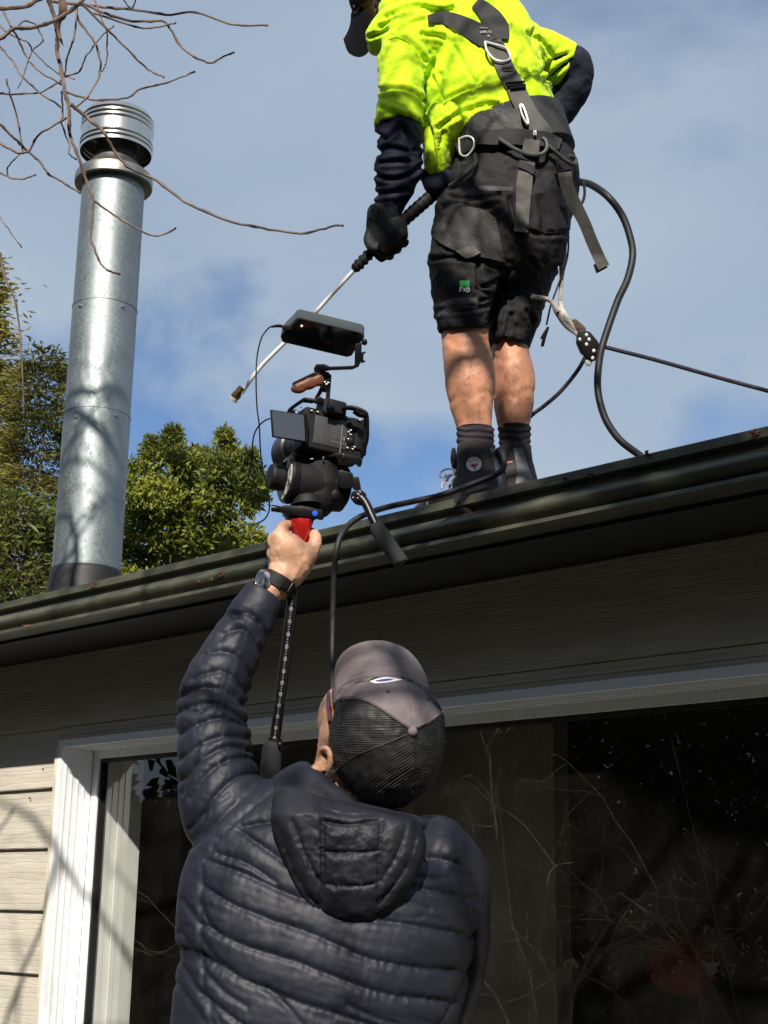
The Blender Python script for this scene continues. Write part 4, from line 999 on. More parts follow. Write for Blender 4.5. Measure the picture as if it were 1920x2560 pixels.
add('brim', br, M_CAP, cap_o, sharp=60)
BRT = bvh(br, fp)
lg = MB(); A_ = C7([(650, 563), (720, 540), (800, 527), (880, 531), (975, 546)]); B_ = C7([(654, 570), (700, 585), (780, 582), (860, 570), (970, 551)])
skin_patch(lg, between(A_, B_, 24, 5), BRT, .0012, .0012, flat=2); add('cap_emblem', lg, M_PRINT, cap_o, sharp=60)
lg = MB(); A_ = C7([(715, 556), (770, 542), (835, 536), (880, 540)]); B_ = C7([(715, 560), (760, 568), (820, 564), (878, 546)])
skin_patch(lg, between(A_, B_, 14, 3), BRT, .0026, .0006, flat=2); add('emblem_print', lg, mat('blue_print', (.05, .07, .25), .5, var=0), cap_o)
# stubble and nape hair under the cap
BT = bvh(body_mb)
hr = MB()
def hair_area(poly, c, n, ln):
    s = spline(list(poly)+[poly[0]], 60)
    for i in range(n):
        k = RNG.integers(0, 60); r = math.sqrt(RNG.random()); x = c[0]+(s[k, 0]-c[0])*r; y = c[1]+(s[k, 1]-c[1])*r
        d = depth_at(BT, x, y)
        if d is None: continue
        p = P(x, y, d-.0005); u = nz(DOWN*1.0+RNG.normal(size=3)*.5-FWD*.3); w = nz(np.cross(u, FWD))*.00035
        hr.add([p-w, p+w, p+u*ln*RNG.uniform(.5, 1.2)], [(0, 1, 2)])
hair_area([(835, 1950), (870, 2010), (950, 2032), (1040, 2020), (1060, 1990), (960, 1990), (880, 1960)], (940, 2000), 2500, .012)
#hair_area([(800, 1800), (822, 1790), (826, 1870), (812, 1868), (800, 1840)], (815, 1835), 500, .006)
add('hair', hr, M_HAIR, operator, smooth=False, recalc=False, kind='stuff')
# spectacles: dark red temple beside the brim
gl = MB(); tube(gl, P(np.array([822., 822, 825]), np.array([1735., 1768, 1806]), np.array([2.58, 2.53, 2.47])), [.0045, .005, .004], 8)
tube(gl, P(np.array([822., 828, 850, 890]), np.array([1735., 1726, 1722, 1722]), np.array([2.58, 2.66, 2.685, 2.69])), [.0045, .0035, .003, .003], 8)
add('spectacles', gl, mat('dark_red_plastic', (.09, .012, .015), .3, var=0), operator)
# watch
wt = MB(); w0, w1 = P(682, 1478, 2.628), P(706, 1438, 2.638); ax = nz(w1-w0)
c_ = (w0+w1)/2; lat = nz(np.cross(ax, nz(c_-CAM))); fr = np.cross(lat, ax)
th = np.linspace(0, 2*np.pi, 40, endpoint=False); rows = []
for r_, z_ in ((0, -.011), (.003, -.012), (.0035, .0), (.003, .012), (0, .011)):
    rows.append(c_+ax*z_+lat*((.0285+r_)*np.cos(th))[:, None]+fr*((.0245+r_)*np.sin(th))[:, None])
wt.add(np.vstack(rows), grid_faces(5, 40)); watch = add('watch', wt, M_BLKR, operator)
wl_ = MB()
for a_ in np.linspace(-.5, 1.6, 5):
    p = c_+lat*.0325*math.cos(a_+math.pi/2+.9)-fr*.029*math.sin(a_+math.pi/2+.9)*1.0
    box(wl_, p, (.014, .020, .004), np.array([nz(np.cross(ax, nz(p-c_))), ax, nz(p-c_)]), .0015)
add('strap_link', wl_, M_BLK, watch)
wf = MB(); pf = P(655, 1452, 2.615); fn = nz(pf-c_); lathe(wf, pf-fn*.006, fn, [(.020, 0), (.021, .004), (.020, .009), (.017, .010), (.0165, .009), (.001, .009)], 28); add('watch_case', wf, mat('steel_case', (.5, .5, .52), .3, metal=1, var=.6, scale=120), watch)

# ------------------------------------------------------------------ camera rig held overhead
RD = 2.70
pole_thing = thing('monopod', 'black video monopod with red levelling cone, fluid head and pan handle held overhead', 'monopod', P(660, 2020, 2.58))
def K4(L): return [(660+x*.1688, 980+y*.1688) for x, y in L]
def K3(L): return [(560+x*.3075, 740+y*.3075) for x, y in L]
mb = MB(); pxtube(mb, [(752, 1365, HD+.028), (735, 1470, 2.645), (709, 1680, 2.615), (683, 1880, 2.588)], 13.5, 30, 20); add('tube', mb, M_BLKMET, pole_thing)
mk = MB(); tk = MB(); TBT = bvh(mb)
s = spline([(733, 1478), (709, 1680), (684, 1862)], 260)
for k in range(2, 258):
    x, y = s[k]; d = (depth_at(TBT, x, y) or 2.6)-.0002; T_ = nz(s[min(k+1, 259)]-s[k-1]); N_ = np.array([-T_[1], T_[0]])
    if k % 20 == 8:
        for dx, dy, w_, h_ in ((0, -3, 7, 1.6), (0, 3, 7, 1.6), (-3, 0, 1.5, 6), (3, 0, 1.5, 6), (0, 0, 6, 1.4)): box(mk, P(x+N_[0]*0+dx, y+dy, d), (w_*d/F, h_*d/F, .0006), CAMAX)
    elif k % 4 == 0: box(tk, P(x, y, d), ((6 if k % 20 == 18 else 3.2)*d/F, 1.5*d/F, .0006), CAMAX)
add('scale_mark', mk, M_TICK, pole_thing, smooth=False, kind='stuff'); add('scale_tick', tk, M_TICK, pole_thing, smooth=False, kind='stuff')
mb = MB(); pxtube(mb, [(686, 1856, 2.592), (680, 1880, 2.588), (674, 1960, 2.576), (664, 2080, 2.56)], [20, 25, 26, 26, 26, 26], 30, 22); add('foam_grip', mb, M_FOAM, pole_thing)
mb = MB(); pxtube(mb, [(688, 1846, 2.592), (685, 1866, 2.590)], 18, 4, 20); pxball(mb, 700, 1861, 2.572, 7, 7, .005); add('twist_lock', mb, M_BLK, pole_thing)
mb = MB(); q0 = P(753, 1362, HD+.016); q1 = P(753, 1309, RD-.03); ax = nz(q1-q0); L_ = np.linalg.norm(q1-q0)
lathe(mb, q0, ax, [(.008, -.01), (.011, 0), (.014, L_*.25), (.0175, L_*.55), (.0195, L_*.8), (.0205, L_), (.0205, L_+.006)], 28); add('levelling_cone', mb, M_REDM, pole_thing)
rib = MB()
for a_ in range(9):
    pr = spline([q0+ax*0.004, q1], 8); u_ = nz(np.cross(ax, [0, 0, 1.])); w_ = np.cross(ax, u_); t_ = a_*2*math.pi/9
    rr_ = np.linspace(.0118, .0206, 8)[:, None]; tube(rib, pr+(u_*math.cos(t_)+w_*math.sin(t_))*rr_, .0010, 5)
add('cone_rib', rib, M_REDM, pole_thing, kind='stuff')
# bowl clamp under the head
axh = nz(P(750, 1200, RD+.03)-P(753, 1309, RD)); cb = P(752, 1306, RD-.012)
mb = MB(); lathe(mb, cb, axh, [(.023, -.002), (.024, .006), (.029, .008), (.029, .014), (.034, .016), (.034, .020)], 36); add('clamp_ring', mb, M_BLK, pole_thing, sharp=30)
mb = MB(); pxprism(mb, K4([(330, 1672), (240, 1690), (225, 1750), (250, 1790), (330, 1820), (620, 1845), (860, 1905), (880, 1745), (640, 1700)]), RD-.040, FWD*.06, .004); add('bowl_clamp', mb, M_BLK, pole_thing)
mb = MB(); pxtube(mb, [(679, 1270, RD-.02), (692, 1272, RD-.02), (704, 1275, RD-.015)], [8.5, 8.5, 7.5], 10, 14); pxtube(mb, [(700, 1274, RD-.015), (722, 1280, RD-.01)], [7, 9], 8, 12); add('lever', mb, M_BLK, pole_thing)
mb = MB(); q = K4([(755, 1797)])[0]; c_ = P(q[0], q[1], RD-.041); lathe(mb, c_+FWD*.002, -FWD, [(.0052, 0), (.0052, .003), (.003, .0035)], 20); add('blue_button', mb, mat('blue_plastic', (.02, .10, .62), .35, var=0), pole_thing)
mb = MB(); pr = K4([(600, 1650)])[0]; lathe(mb, P(768, 1262, RD+.0), axh, [(.032, -.004), (.031, .010), (.026, .016)], 36); add('pan_base', mb, M_BLKR, pole_thing)
# fluid head: tilt drum on a side to side axis, drag rings left, mounts right
exh = nz(np.array([.90, .16, .36]) @ CAMAX); hc = P(795, 1212, RD+.03)
mb = MB(); lathe(mb, hc, exh, [(.028, -.052), (.044, -.050), (.046, -.03), (.046, .03), (.044, .050), (.034, .056)], 44)
loft(mb, [(780, 1160, RD+.03, 62, .038), (790, 1215, RD+.03, 66, .046), (786, 1252, RD+.02, 52, .04)], 28, 20, p=2.8); add('head_body', mb, M_BLKR, pole_thing, sharp=40)
mb = MB(); rc = hc-exh*.062; lathe(mb, rc, exh, [(.030, -.004), (.043, -.004), (.046, 0), (.046, .010), (.042, .013), (.030, .013)], 44); add('drag_ring', mb, M_BLK, pole_thing, sharp=30)
mb = MB(); lathe(mb, rc, exh, [(.036, -.0062), (.0395, -.0062), (.0395, -.003), (.036, -.003)], 44); add('ring_marking', mb, mat('worn_white_print', (.32, .31, .28), .5, var=.9, scale=90), pole_thing)
mb = MB(); kc = hc-exh*.088; lathe(mb, kc, exh, [(.012, -.010), (.022, -.009), (.025, -.004), (.025, .014), (.02, .022)], 30); add('drag_knob', mb, M_BLKR, pole_thing, sharp=30)
mb = MB(); pxprism(mb, K4([(230, 1060), (330, 1010), (480, 960), (700, 960), (1060, 960), (1085, 1060), (1080, 1180), (640, 1130), (300, 1160), (240, 1130)]), RD+.005, FWD*.07, .004); add('quick_release_plate', mb, M_BLK, pole_thing)
mb = MB(); loft(mb, [(838, 1235, RD+.02, 24, .02), (850, 1205, RD+.015, 24, .024)], 18, 10); pxball(mb, 836, 1238, RD+.02, 24, 28, .03); add('tilt_housing', mb, M_BLKR, pole_thing)
mb = MB(); pxprism(mb, K4([(1085, 1165), (1140, 1150), (1310, 1195), (1330, 1290), (1300, 1410), (1180, 1440), (1095, 1400), (1070, 1260)]), RD-.012, FWD*.04, .003)
pxprism(mb, K4([(1310, 1262), (1400, 1250), (1425, 1360), (1440, 1470), (1370, 1480), (1300, 1420)]), RD-.02, FWD*.03, .003); add('handle_mount', mb, M_BLK, pole_thing)
mb = MB(); pxprism(mb, K4([(1300, 1470), (1430, 1440), (1510, 1500), (1530, 1600), (1440, 1690), (1340, 1660), (1275, 1570)]), RD-.03, FWD*.035, .004); add('handle_clamp', mb, M_BLKMET, pole_thing)
mb = MB()
for x, y in K4([(1420, 1475), (1318, 1565), (1385, 1575)]): pxball(mb, x, y, RD-.036, 2.6, 2.6, .002)
add('clamp_screw', mb, M_STAIN, pole_thing)
mb = MB(); pxtube(mb, [(888, 1232, RD-.02), (912, 1255, RD-.03), (930, 1292, RD-.045), (948, 1330, RD-.06)], 11.5, 24, 16); add('pan_rod', mb, M_BLKMET, pole_thing)
mb = MB(); pxtube(mb, [(940, 1312, RD-.053), (948, 1328, RD-.06), (975, 1368, RD-.075), (1000, 1402, RD-.088), (1004, 1408, RD-.09)], [14, 19, 20.5, 20.5, 20, 19.5, 16], 30, 22); add('pan_grip', mb, M_FOAM, pole_thing)

# the camera
ex = np.array([1, .212, .44]); ey = np.array([.070, -1, .28]); ex = ex/np.linalg.norm(ex); ey = ey-ex*(ey@ex); ey = ey/np.linalg.norm(ey); ez = np.cross(ex, ey)
if ez[2] > 0: ez = -ez
AX = np.array([ex, ey, ez]) @ CAMAX             # rows: right, up, towards the operator
O = P(838, 1080, RD)
def cl(x, y, z): return O+np.array([x, y, z]) @ AX
def onback(px, py, z=0.0):
    """camera-body coordinates of a photo pixel on the back plane"""
    o = cl(0, 0, z); r = P(px, py, 1.0)-CAM; t = ((o-CAM) @ AX[2])/(r @ AX[2]); q = CAM+r*t-O; return q @ AX.T
camera = thing('camera', 'black mirrorless camera in a cage with its side screen flipped out left', 'camera', O-np.array([0, 0, .06]))
mb = MB(); box(mb, cl(.0, -.002, -.024), (.128, .080, .048), AX, .007, 3); box(mb, cl(.050, -.004, -.04), (.034, .078, .05), AX, .012, 3); add('body', mb, M_BLKR, camera)
mb = MB(); box(mb, cl(-.008, -.003, -.0005), (.070, .055, .004), AX, .002, 2); add('screen_recess', mb, mat('dark_grey_plastic', (.040, .041, .044), .45, var=.15, scale=40), camera)
mb = MB()
for r_, (w_, n__) in enumerate(((.024, 1), (.028, 1), (.026, 1), (.022, 1), (.030, 1))):
    box(mb, cl(.006, .010-.0052*r_, .0017), (w_, .0011, .0004), AX)
for i in range(9): box(mb, cl(-.006+.0035*i, -.0195, .0017), (.0018, .0028 if i % 3 else .0038, .0004), AX)
add('body_print', mb, M_GPRINT, camera, smooth=False, kind='stuff')
mb = MB(); q = onback(835, 1022, .0); box(mb, cl(q[0], q[1], -.014), (.048, .034, .045), AX, .008, 3); box(mb, cl(q[0]-.001, q[1]-.002, .014), (.035, .026, .014), AX, .006, 3); add('viewfinder', mb, M_BLKR, camera)
mb = MB(); q = onback(828, 1020, .022); box(mb, cl(q[0], q[1], .0208), (.019, .014, .003), AX, .002, 2); add('eyepiece', mb, mat('eyepiece_glass', (.002, .002, .003), .1, var=0), camera)
def K4p(x, y): return (660+x*.1688, 980+y*.1688)
def backbtn(x, y, r_, h_=.004, m_=M_BLK, name='button', z=.0):
    q = onback(*K4p(x, y), z); mb = MB(); lathe(mb, cl(q[0], q[1], z-.001), AX[2], [(r_, 0), (r_, h_), (r_*.75, h_+.0008), (.0004, h_+.001)], 16); return add(name, mb, m_, camera)
M_GLOSSB = mat('glossy_button', (.03, .03, .032), .15, var=0, spec=.8)
for x, y in ((690, 282), (782, 300), (1270, 572), (1240, 598), (1268, 636), (1220, 832), (1298, 850), (1325, 820), (1405, 422)):
    backbtn(x, y, .0021); q = onback(*K4p(x, y), .0); mb = MB(); box(mb, cl(q[0], q[1], .0046), (.0034, .0018, .0006), AX); add('button_glint', mb, M_PRINT, camera, smooth=False)  # white chips stand in for glints on the buttons
backbtn(1262, 712, .0095, .003, M_BLK, 'dial'); backbtn(1262, 712, .0045, .0045, M_GLOSSB, 'joystick'); backbtn(1265, 490, .0050, .006, M_BLKR, 'focus_stick')
q = onback(*K4p(1250, 385), -.006); mb = MB(); lathe(mb, cl(q[0], q[1]-.006, -.016), AX[1], [(.0095, 0), (.0095, .009), (.008, .010)], 30); add('dial', mb, M_BLKMET, camera)
q = onback(*K4p(1255, 388), 0); mb = MB(); box(mb, cl(q[0], q[1], .0012), (.008, .003, .003), AX, .001); add('lever', mb, M_STAIN, camera)
mb = MB(); q = onback(*K4p(1180, 700), .0); box(mb, cl(q[0], q[1], .001), (.0028, .007, .002), AX); q = onback(*K4p(1145, 690), .0); box(mb, cl(q[0]-.001, q[1], .0015), (.0012, .058, .003), AX); add('edge_trim', mb, mat('grey_edge', (.16, .16, .16), .4, var=0), camera, smooth=False)
# grip panel leather
mb = MB(); q = onback(*K4p(1400, 690), 0); box(mb, cl(q[0], q[1], .0015), (.018, .045, .005), AX, .002); add('grip_panel', mb, M_BLKR, camera)
# lens
mb = MB(); a0 = cl(-.014, -.004, -.048)
lathe(mb, a0, -AX[2], [(.034, 0), (.036, .012), (.038, .03), (.041, .032), (.041, .075), (.046, .078), (.047, .125), (.043, .13), (.040, .12), (.02, .11)], 44); add('lens', mb, M_BLKMET, camera, sharp=30)
# flip out screen
sq = [K4p(100, 258), K4p(603, 332), K4p(624, 742), K4p(130, 664)]
c4 = [P(x, y, d) for (x, y), d in zip(sq, (RD-.060, RD-.038, RD-.042, RD-.064))]
fn_ = nz(np.cross(c4[1]-c4[0], c4[3]-c4[0])); fn_ = fn_ if fn_ @ FWD > 0 else -fn_
mb = MB(); prism(mb, c4, fn_*.007, .0012); add('flip_screen', mb, M_BLK, camera)
cm = sum(c4)/4; g4 = [cm+(p-cm)*np.array(.93)-fn_*.0008 for p in c4]; mb = MB(); prism(mb, g4, fn_*.0015); add('screen_glass', mb, mat('screen_glass', (.060, .070, .098), .2, var=.05, spec=.6, scale=3), camera, smooth=False)
mb = MB(); pxtube(mb, [K4p(612, 325)+(RD-.034,), K4p(634, 500)+(RD-.034,), K4p(630, 745)+(RD-.036,)], 4, 12, 10); add('screen_hinge', mb, M_BLK, camera)
# cage
cg = MB()
for pth, r_ in (([(1165, 240), (1240, 232), (1350, 245), (1490, 315), (1512, 380), (1516, 520), (1512, 700), (1480, 830), (1468, 950)], 4.2), ([(745, 135), (600, 120), (560, 135), (470, 195), (400, 250), (380, 300), (440, 300)], 4.4), ([(1345, 275), (1420, 330), (1500, 345)], 4.6)):
    pr = [(*K4p(x, y), RD-.012) for x, y in pth]; sp_ = spline(pr, 26); pts = P(sp_[:, 0], sp_[:, 1], sp_[:, 2])
    for i in range(25): box(cg, (pts[i]+pts[i+1])/2, (np.linalg.norm(pts[i+1]-pts[i])*1.25, r_*2*RD/F, .016), np.array([nz(pts[i+1]-pts[i]), nz(np.cross(AX[2], pts[i+1]-pts[i])), AX[2]]), .0015, 1)
pxprism(cg, K4([(470, 880), (1150, 905), (1440, 965), (1455, 1020), (1430, 1100), (1385, 1100), (1360, 1060), (1250, 1090), (1100, 1090), (1070, 960), (480, 960)]), RD-.008, FWD*.045, .002)
pxprism(cg, K4([(1500, 660), (1535, 670), (1530, 760), (1495, 770)]), RD-.012, FWD*.012, .002)
add('cage', cg, M_BLKMET, camera, sharp=35)
mb = MB()
for x, y, w_, h_ in ((878, 985, 5, 8), (1180, 945, 4, 11), (700, 992, 14, 3)): box(mb, P(*K4p(x, y), RD-.012), (w_*RD/F*.8, h_*RD/F*.8, .002), CAMAX, .0006)
for x, y in ((470, 262), (512, 282), (480, 312), (545, 228)): box(mb, P(*K4p(x, y), RD-.022), (.0045, .0028, .002), AX, .0008)
add('cage_screw', mb, M_STAIN, camera, smooth=False, kind='stuff')
# top handle
def K6(L): return [(680+x*.1507, 760+y*.1507) for x, y in L]
th = MB(); pxprism(th, K6([(795, 1100), (985, 1170), (975, 1330), (962, 1480), (795, 1440)]), RD+.01, FWD*.016, .0015)
pxprism(th, K6([(795, 1380), (830, 1460), (775, 1540), (730, 1640), (690, 1640), (700, 1560), (760, 1460)]), RD+.01, FWD*.016, .0015); pxprism(th, K6([(900, 1430), (962, 1440), (955, 1640), (885, 1640)]), RD+.01, FWD*.016, .0015)
pxprism(th, K6([(690, 1060), (740, 990), (850, 1000), (850, 1110), (790, 1150), (700, 1130)]), RD+.0, FWD*.026, .002)
pxprism(th, K6([(330, 1340), (345, 1300), (690, 1130), (795, 1140), (795, 1190), (700, 1190), (380, 1360), (345, 1420)]), RD-.012, FWD*.022, .0012)
pxprism(th, K6([(700, 1560), (790, 1530), (850, 1560), (850, 1640), (690, 1640)]), RD-.004, FWD*.03, .0015)
add('top_handle', th, M_BLKMET, camera)
wdg = MB(); loft(wdg, [(*K6([(780, 1265)])[0], RD-.006, 15, .013), (*K6([(700, 1290)])[0], RD-.008, 13.0, .013), (*K6([(620, 1320)])[0], RD-.011, 15, .013), (*K6([(540, 1350)])[0], RD-.014, 13.0, .013), (*K6([(460, 1390)])[0], RD-.016, 14, .013), (*K6([(385, 1410)])[0], RD-.018, 11, .012), (*K6([(355, 1415)])[0], RD-.019, 7, .009)], 24, 40, p=3.6)
add('wooden_grip', wdg, M_WOOD, camera)
rd_ = MB(); pxprism(rd_, K6([(850, 1110), (940, 1130), (975, 1180), (970, 1200), (840, 1170)]), RD+.0085, FWD*.02, .001); add('red_clamp', rd_, mat('dark_red_metal', (.16, .03, .04), .4, metal=.4, var=.1), camera)
gl_ = MB(); pxprism(gl_, K6([(832, 1185), (856, 1188), (836, 1400), (812, 1395)]), RD+.008, FWD*.003)
for x, y in K6([(880, 1300), (905, 1335), (935, 1310)]): box(gl_, P(x, y, RD+.008), (.0042, .0034, .002), CAMAX, .0008)
add('bright_slot', gl_, mat('bare_metal', (.8, .8, .8), .3, metal=1, var=0), camera, smooth=False)

# field monitor on its swing arm
monitor = thing('monitor', 'black field monitor tilted on a swing arm above the camera', 'monitor', P(800, 925, RD))
md = lambda x, y: 2.745+(y-835)*.00050
ms = K6([(452, 222), (1490, 475), (1525, 510), (1535, 560), (1375, 780), (1320, 868), (1240, 888), (172, 640), (135, 540), (205, 440), (330, 320), (400, 235)])
mb = MB(); e_ = P(802, 800, 2.75+.035)-P(800, 822, 2.745-.0065); prism(mb, [P(x, y, md(x, y)) for x, y in ms], e_, .0035); add('housing', mb, mat('monitor_plastic', (.028, .030, .032), .42, var=.1, scale=30), monitor)
c_ = np.mean(ms, axis=0); g_ = [(c_[0]+(x-c_[0])*.93, c_[1]+(y-c_[1])*.90) for x, y in ms]
mb = MB(); prism(mb, [P(x, y, md(x, y)-.0008) for x, y in g_], FWD*.002); add('screen', mb, mat('dark_screen', (.004, .005, .006), .12, var=0, spec=.5), monitor, smooth=False)
mb = MB(); pxprism(mb, K6([(160, 370), (215, 325), (330, 340), (330, 430), (230, 440), (170, 420)]), 2.735, FWD*.02, .002); add('port', mb, M_BLK, monitor)
mb = MB(); x, y = K6([(493, 362)])[0]; box(mb, P(x, y, md(x, y)-.0016), (.0042, .0036, .001), CAMAX); add('indicator', mb, M_PRINT, monitor, smooth=False)
ar = MB(); pxprism(ar, K6([(735, 1000), (860, 990), (960, 1035), (1350, 1020), (1380, 985), (1455, 980), (1440, 1025), (1335, 1075), (960, 1090), (850, 1110), (740, 1050)]), RD-.002, FWD*.016, .0015)
pxprism(ar, K6([(1378, 660), (1490, 640), (1480, 900), (1455, 1000), (1368, 1000)]), RD-.002, FWD*.014, .0015)
pxprism(ar, K6([(1480, 800), (1550, 785), (1560, 800), (1520, 825), (1515, 930), (1545, 935), (1545, 960), (1470, 975)]), RD+.0, FWD*.01, .001)
x, y = K6([(1535, 632)])[0]; pxball(ar, x, y, RD+.01, 7.5, 8.5, .007); add('swing_arm', ar, M_BLKMET, monitor)

# video cable
cb_ = MB(); s = [(470, 245, 2.735), (430, 243, 2.73), (380, 250, 2.72), (335, 292, 2.71), (300, 355, 2.705), (268, 500, 2.70), (261, 700, 2.69), (268, 900, 2.685), (286, 1050, 2.68), (298, 1280, 2.68), (318, 1430, 2.68), (352, 1560, 2.68), (371, 1700, 2.68), (345, 1795, 2.68), (270, 1848, 2.685), (150, 1856, 2.69), (70, 1820, 2.695), (70, 1720, 2.70), (140, 1600, 2.70), (205, 1460, 2.70), (228, 1340, 2.70), (230, 1240, 2.69), (243, 1135, 2.685), (280, 1060, 2.68), (335, 1012, 2.675), (385, 994, 2.672), (420, 990, 2.675)]
rows = [(560+x*.3075, 740+y*.3075, d) for x, y, d in s]; pxtube(cb_, rows, 2.0, 240, 8)
cable = add('video_cable', cb_, M_BLK, label='thin black cable looping from the monitor down to the camera screen', cat='cable')
mb = MB(); pxtube(mb, rows[:2]+[(680, 817, 2.722)], [4, 4, 2.6], 8, 10); add('plug', mb, M_BLK, cable)

# ------------------------------------------------------------------ the man in the yellow hooded top, on the roof edge
M_HIVIS = mat('hi_vis_fleece', (.50, .735, .005), .75, spec=.25, var=.05, scale=6, bump=.22, bscale=30, sheen=.15)
M_NAVY = mat('navy_fleece', (.012, .014, .028), .8, spec=.25, var=.2, scale=8, bump=.3, bscale=34)
M_SHORT = mat('black_work_cotton', (.012, .0105, .012), .78, spec=.3, var=.25, scale=9, bump=.25, bscale=40)
M_SHORTP = mat('purple_grey_panel', (.055, .048, .056), .75, var=.1, scale=20, bump=.2, bscale=60)
M_POCKET = mat('dark_grey_cordura', (.019, .0195, .019), .7, var=.2, scale=14, bump=.3, bscale=120)
M_WEB = mat('grey_webbing', (.075, .070, .062), .7, var=.14, scale=30, bump=.4, bscale=400)
M_WEBD = mat('dark_webbing', (.012, .0115, .013), .7, var=.2, scale=30, bump=.4, bscale=300)
M_SOCK = mat('black_sock', (.022, .017, .023), .9, var=.2, scale=40, bump=.3, bscale=200)
M_SHOE = mat('black_canvas', (.028, .022, .022), .8, var=.2, scale=60, bump=.3, bscale=400)
M_SHOEG = mat('grey_leather', (.085, .092, .094), .5, var=.2, scale=20)
M_GLOVE = mat('black_glove', (.0045, .0042, .0045), .75, var=.4, scale=20, bump=.15, bscale=120)
M_STEELR = mat('bright_steel', (.78, .77, .75), .35, metal=.45, var=.1, scale=20)
M_SKL = mat('leg_skin', (.47, .215, .125), .5, spec=.4, var=.05, scale=14, col2=(.51, .245, .148), bump=.12, bscale=220)
b_ = M_SKL.node_tree.nodes['Principled BSDF']; b_.inputs['Subsurface Weight'].default_value = .1; b_.inputs['Subsurface Radius'].default_value = (.012, .005, .003); b_.inputs['Subsurface Scale'].default_value = .5

WD = 4.76
def wd(y, lean=0.0):                       # depth of an upright figure on the roof at photo row y
    return WD+.27*(1260-y)*4.9/F
qf = P(1220, 1262, WD)
worker = thing('person', 'man in yellow hooded top and black shorts standing on the roof edge in a harness', 'person', qf)
bd = MB()
# legs with calves
LLEG = [(1185, 1262, WD-.03, 44, .05), (1189, 1150, wd(1150), 40, .048), (1186, 1074, wd(1074), 43.5, .052), (1183, 1047, wd(1047), 47.5, .055), (1178, 1004, wd(1004), 56, .066), (1176, 961, wd(961), 62, .076), (1171, 915, wd(915), 61.5, .079), (1166, 875, wd(875), 59.5, .076), (1162, 830, wd(830), 59.5, .074), (1160, 770, wd(770), 64, .080), (1175, 660, wd(660), 78, .095), (1215, 560, wd(560), 85, .10), (1240, 500, wd(500), 80, .10)]
loft(bd, LLEG, 30, 70)
RO = .13
RLEG = [(1290, 1240, WD+.06, 40, .045), (1286, 1150, wd(1150)+RO, 36, .046), (1285, 1074, wd(1074)+RO, 38.5, .05), (1284, 1047, wd(1047)+RO, 43.5, .054), (1284, 1004, wd(1004)+RO, 50.5, .064), (1286, 955, wd(955)+RO, 51, .072), (1283, 925, wd(925)+RO, 50, .074), (1276, 885, wd(885)+RO, 46, .072), (1276, 840, wd(840)+RO, 48, .072), (1290, 760, wd(760)+RO, 58, .08), (1310, 660, wd(660)+.1, 76, .09), (1320, 540, wd(540)+.08, 82, .10)]
loft(bd, RLEG, 30, 70)
# feet
loft(bd, [(1215, 1244, WD-.03, 24, .036), (1150, 1256, WD+.03, 22, .04), (1075, 1268, WD+.10, 13, .035)], 18, 16); loft(bd, [(1320, 1226, WD+.06, 22, .036), (1290, 1240, WD+.14, 20, .038), (1230, 1256, WD+.24, 13, .035)], 18, 16)
# trunk, neck and head
TS = [(1285, 470, wd(470), 128, .115), (1270, 370, wd(370), 130, .11), (1235, 270, wd(270)+.03, 132, .115), (1200, 180, wd(180)+.06, 140, .12), (1160, 100, wd(100)+.09, 135, .105), (1110, 40, wd(40)+.12, 90, .085), (1040, 5, wd(5)+.15, 56, .065), (985, -10, wd(-10)+.17, 52, .065)]
loft(bd, TS, 30, 50)
HDp = wd(0)+.20
pxball(bd, 955, -10, HDp, 62, 82, .098); pxball(bd, 925, 22, HDp+.02, 44, 62, .075); pxball(bd, 893, 30, HDp+.04, 15, 16, .02); pxball(bd, 905, 62, HDp+.03, 20, 9, .02); pxball(bd, 905, 84, HDp+.02, 22, 14, .028)
for k_ in (0, .05): pxball(bd, 901, 12, HDp-.015+k_, 8, 8, .01)
pxball(bd, 972, 30, HDp-.085, 11, 24, .012)
# arms
LA = [(1040, 110, wd(100)+.02, 52, .055), (1004, 180, wd(180)-.06, 46, .05), (1000, 290, wd(290)-.09, 42, .046), (1000, 380, wd(380)-.08, 40, .042), (985, 480, wd(480)-.04, 32, .034), (968, 560, wd(560)+.0, 25, .028), (965, 590, wd(590)+.0, 28, .028)]
loft(bd, LA, 22, 40)
RA = [(1270, 95, wd(95)+.15, 46, .05), (1360, 145, wd(145)+.20, 38, .042), (1415, 178, wd(178)+.23, 32, .038), (1420, 230, wd(230)+.27, 36, .04), (1360, 330, wd(330)+.33, 32, .034), (1270, 410, wd(410)+.38, 27, .028), (1190, 440, wd(440)+.36, 30, .026)]
loft(bd, RA, 22, 40)
V, N, Fs = remesh(bd, .0055, 4)
# calf heads, tendon grooves and the hollow behind the knee
GRV = [[(1176, 868), (1182, 915), (1186, 962), (1180, 990)], [(1126, 1006), (1150, 992), (1178, 994), (1204, 980), (1232, 988)], [(1160, 1006), (1166, 1040), (1170, 1078)], [(1206, 1000), (1204, 1040), (1206, 1076)], [(1120, 850), (1150, 866), (1190, 862), (1220, 850)],
       [(1284, 884), (1288, 925), (1290, 962)], [(1240, 1004), (1264, 990), (1290, 992), (1316, 976), (1334, 980)], [(1266, 1006), (1270, 1040), (1274, 1076)], [(1304, 1000), (1304, 1040), (1306, 1076)], [(1238, 896), (1268, 902), (1304, 888)]]
qv = PJ(V); dG = linedist(V, GRV); leg = ((qv[:, 1] > 820) & (qv[:, 1] < 1110))*1.0; bul = np.zeros(len(V))
for cx, cy, rx_, ry_ in ((1152, 945, 26, 62), (1206, 935, 26, 58), (1264, 945, 20, 52), (1312, 935, 22, 52)): bul += np.exp(-((qv[:, 0]-cx)/rx_)**2-((qv[:, 1]-cy)/ry_)**2)
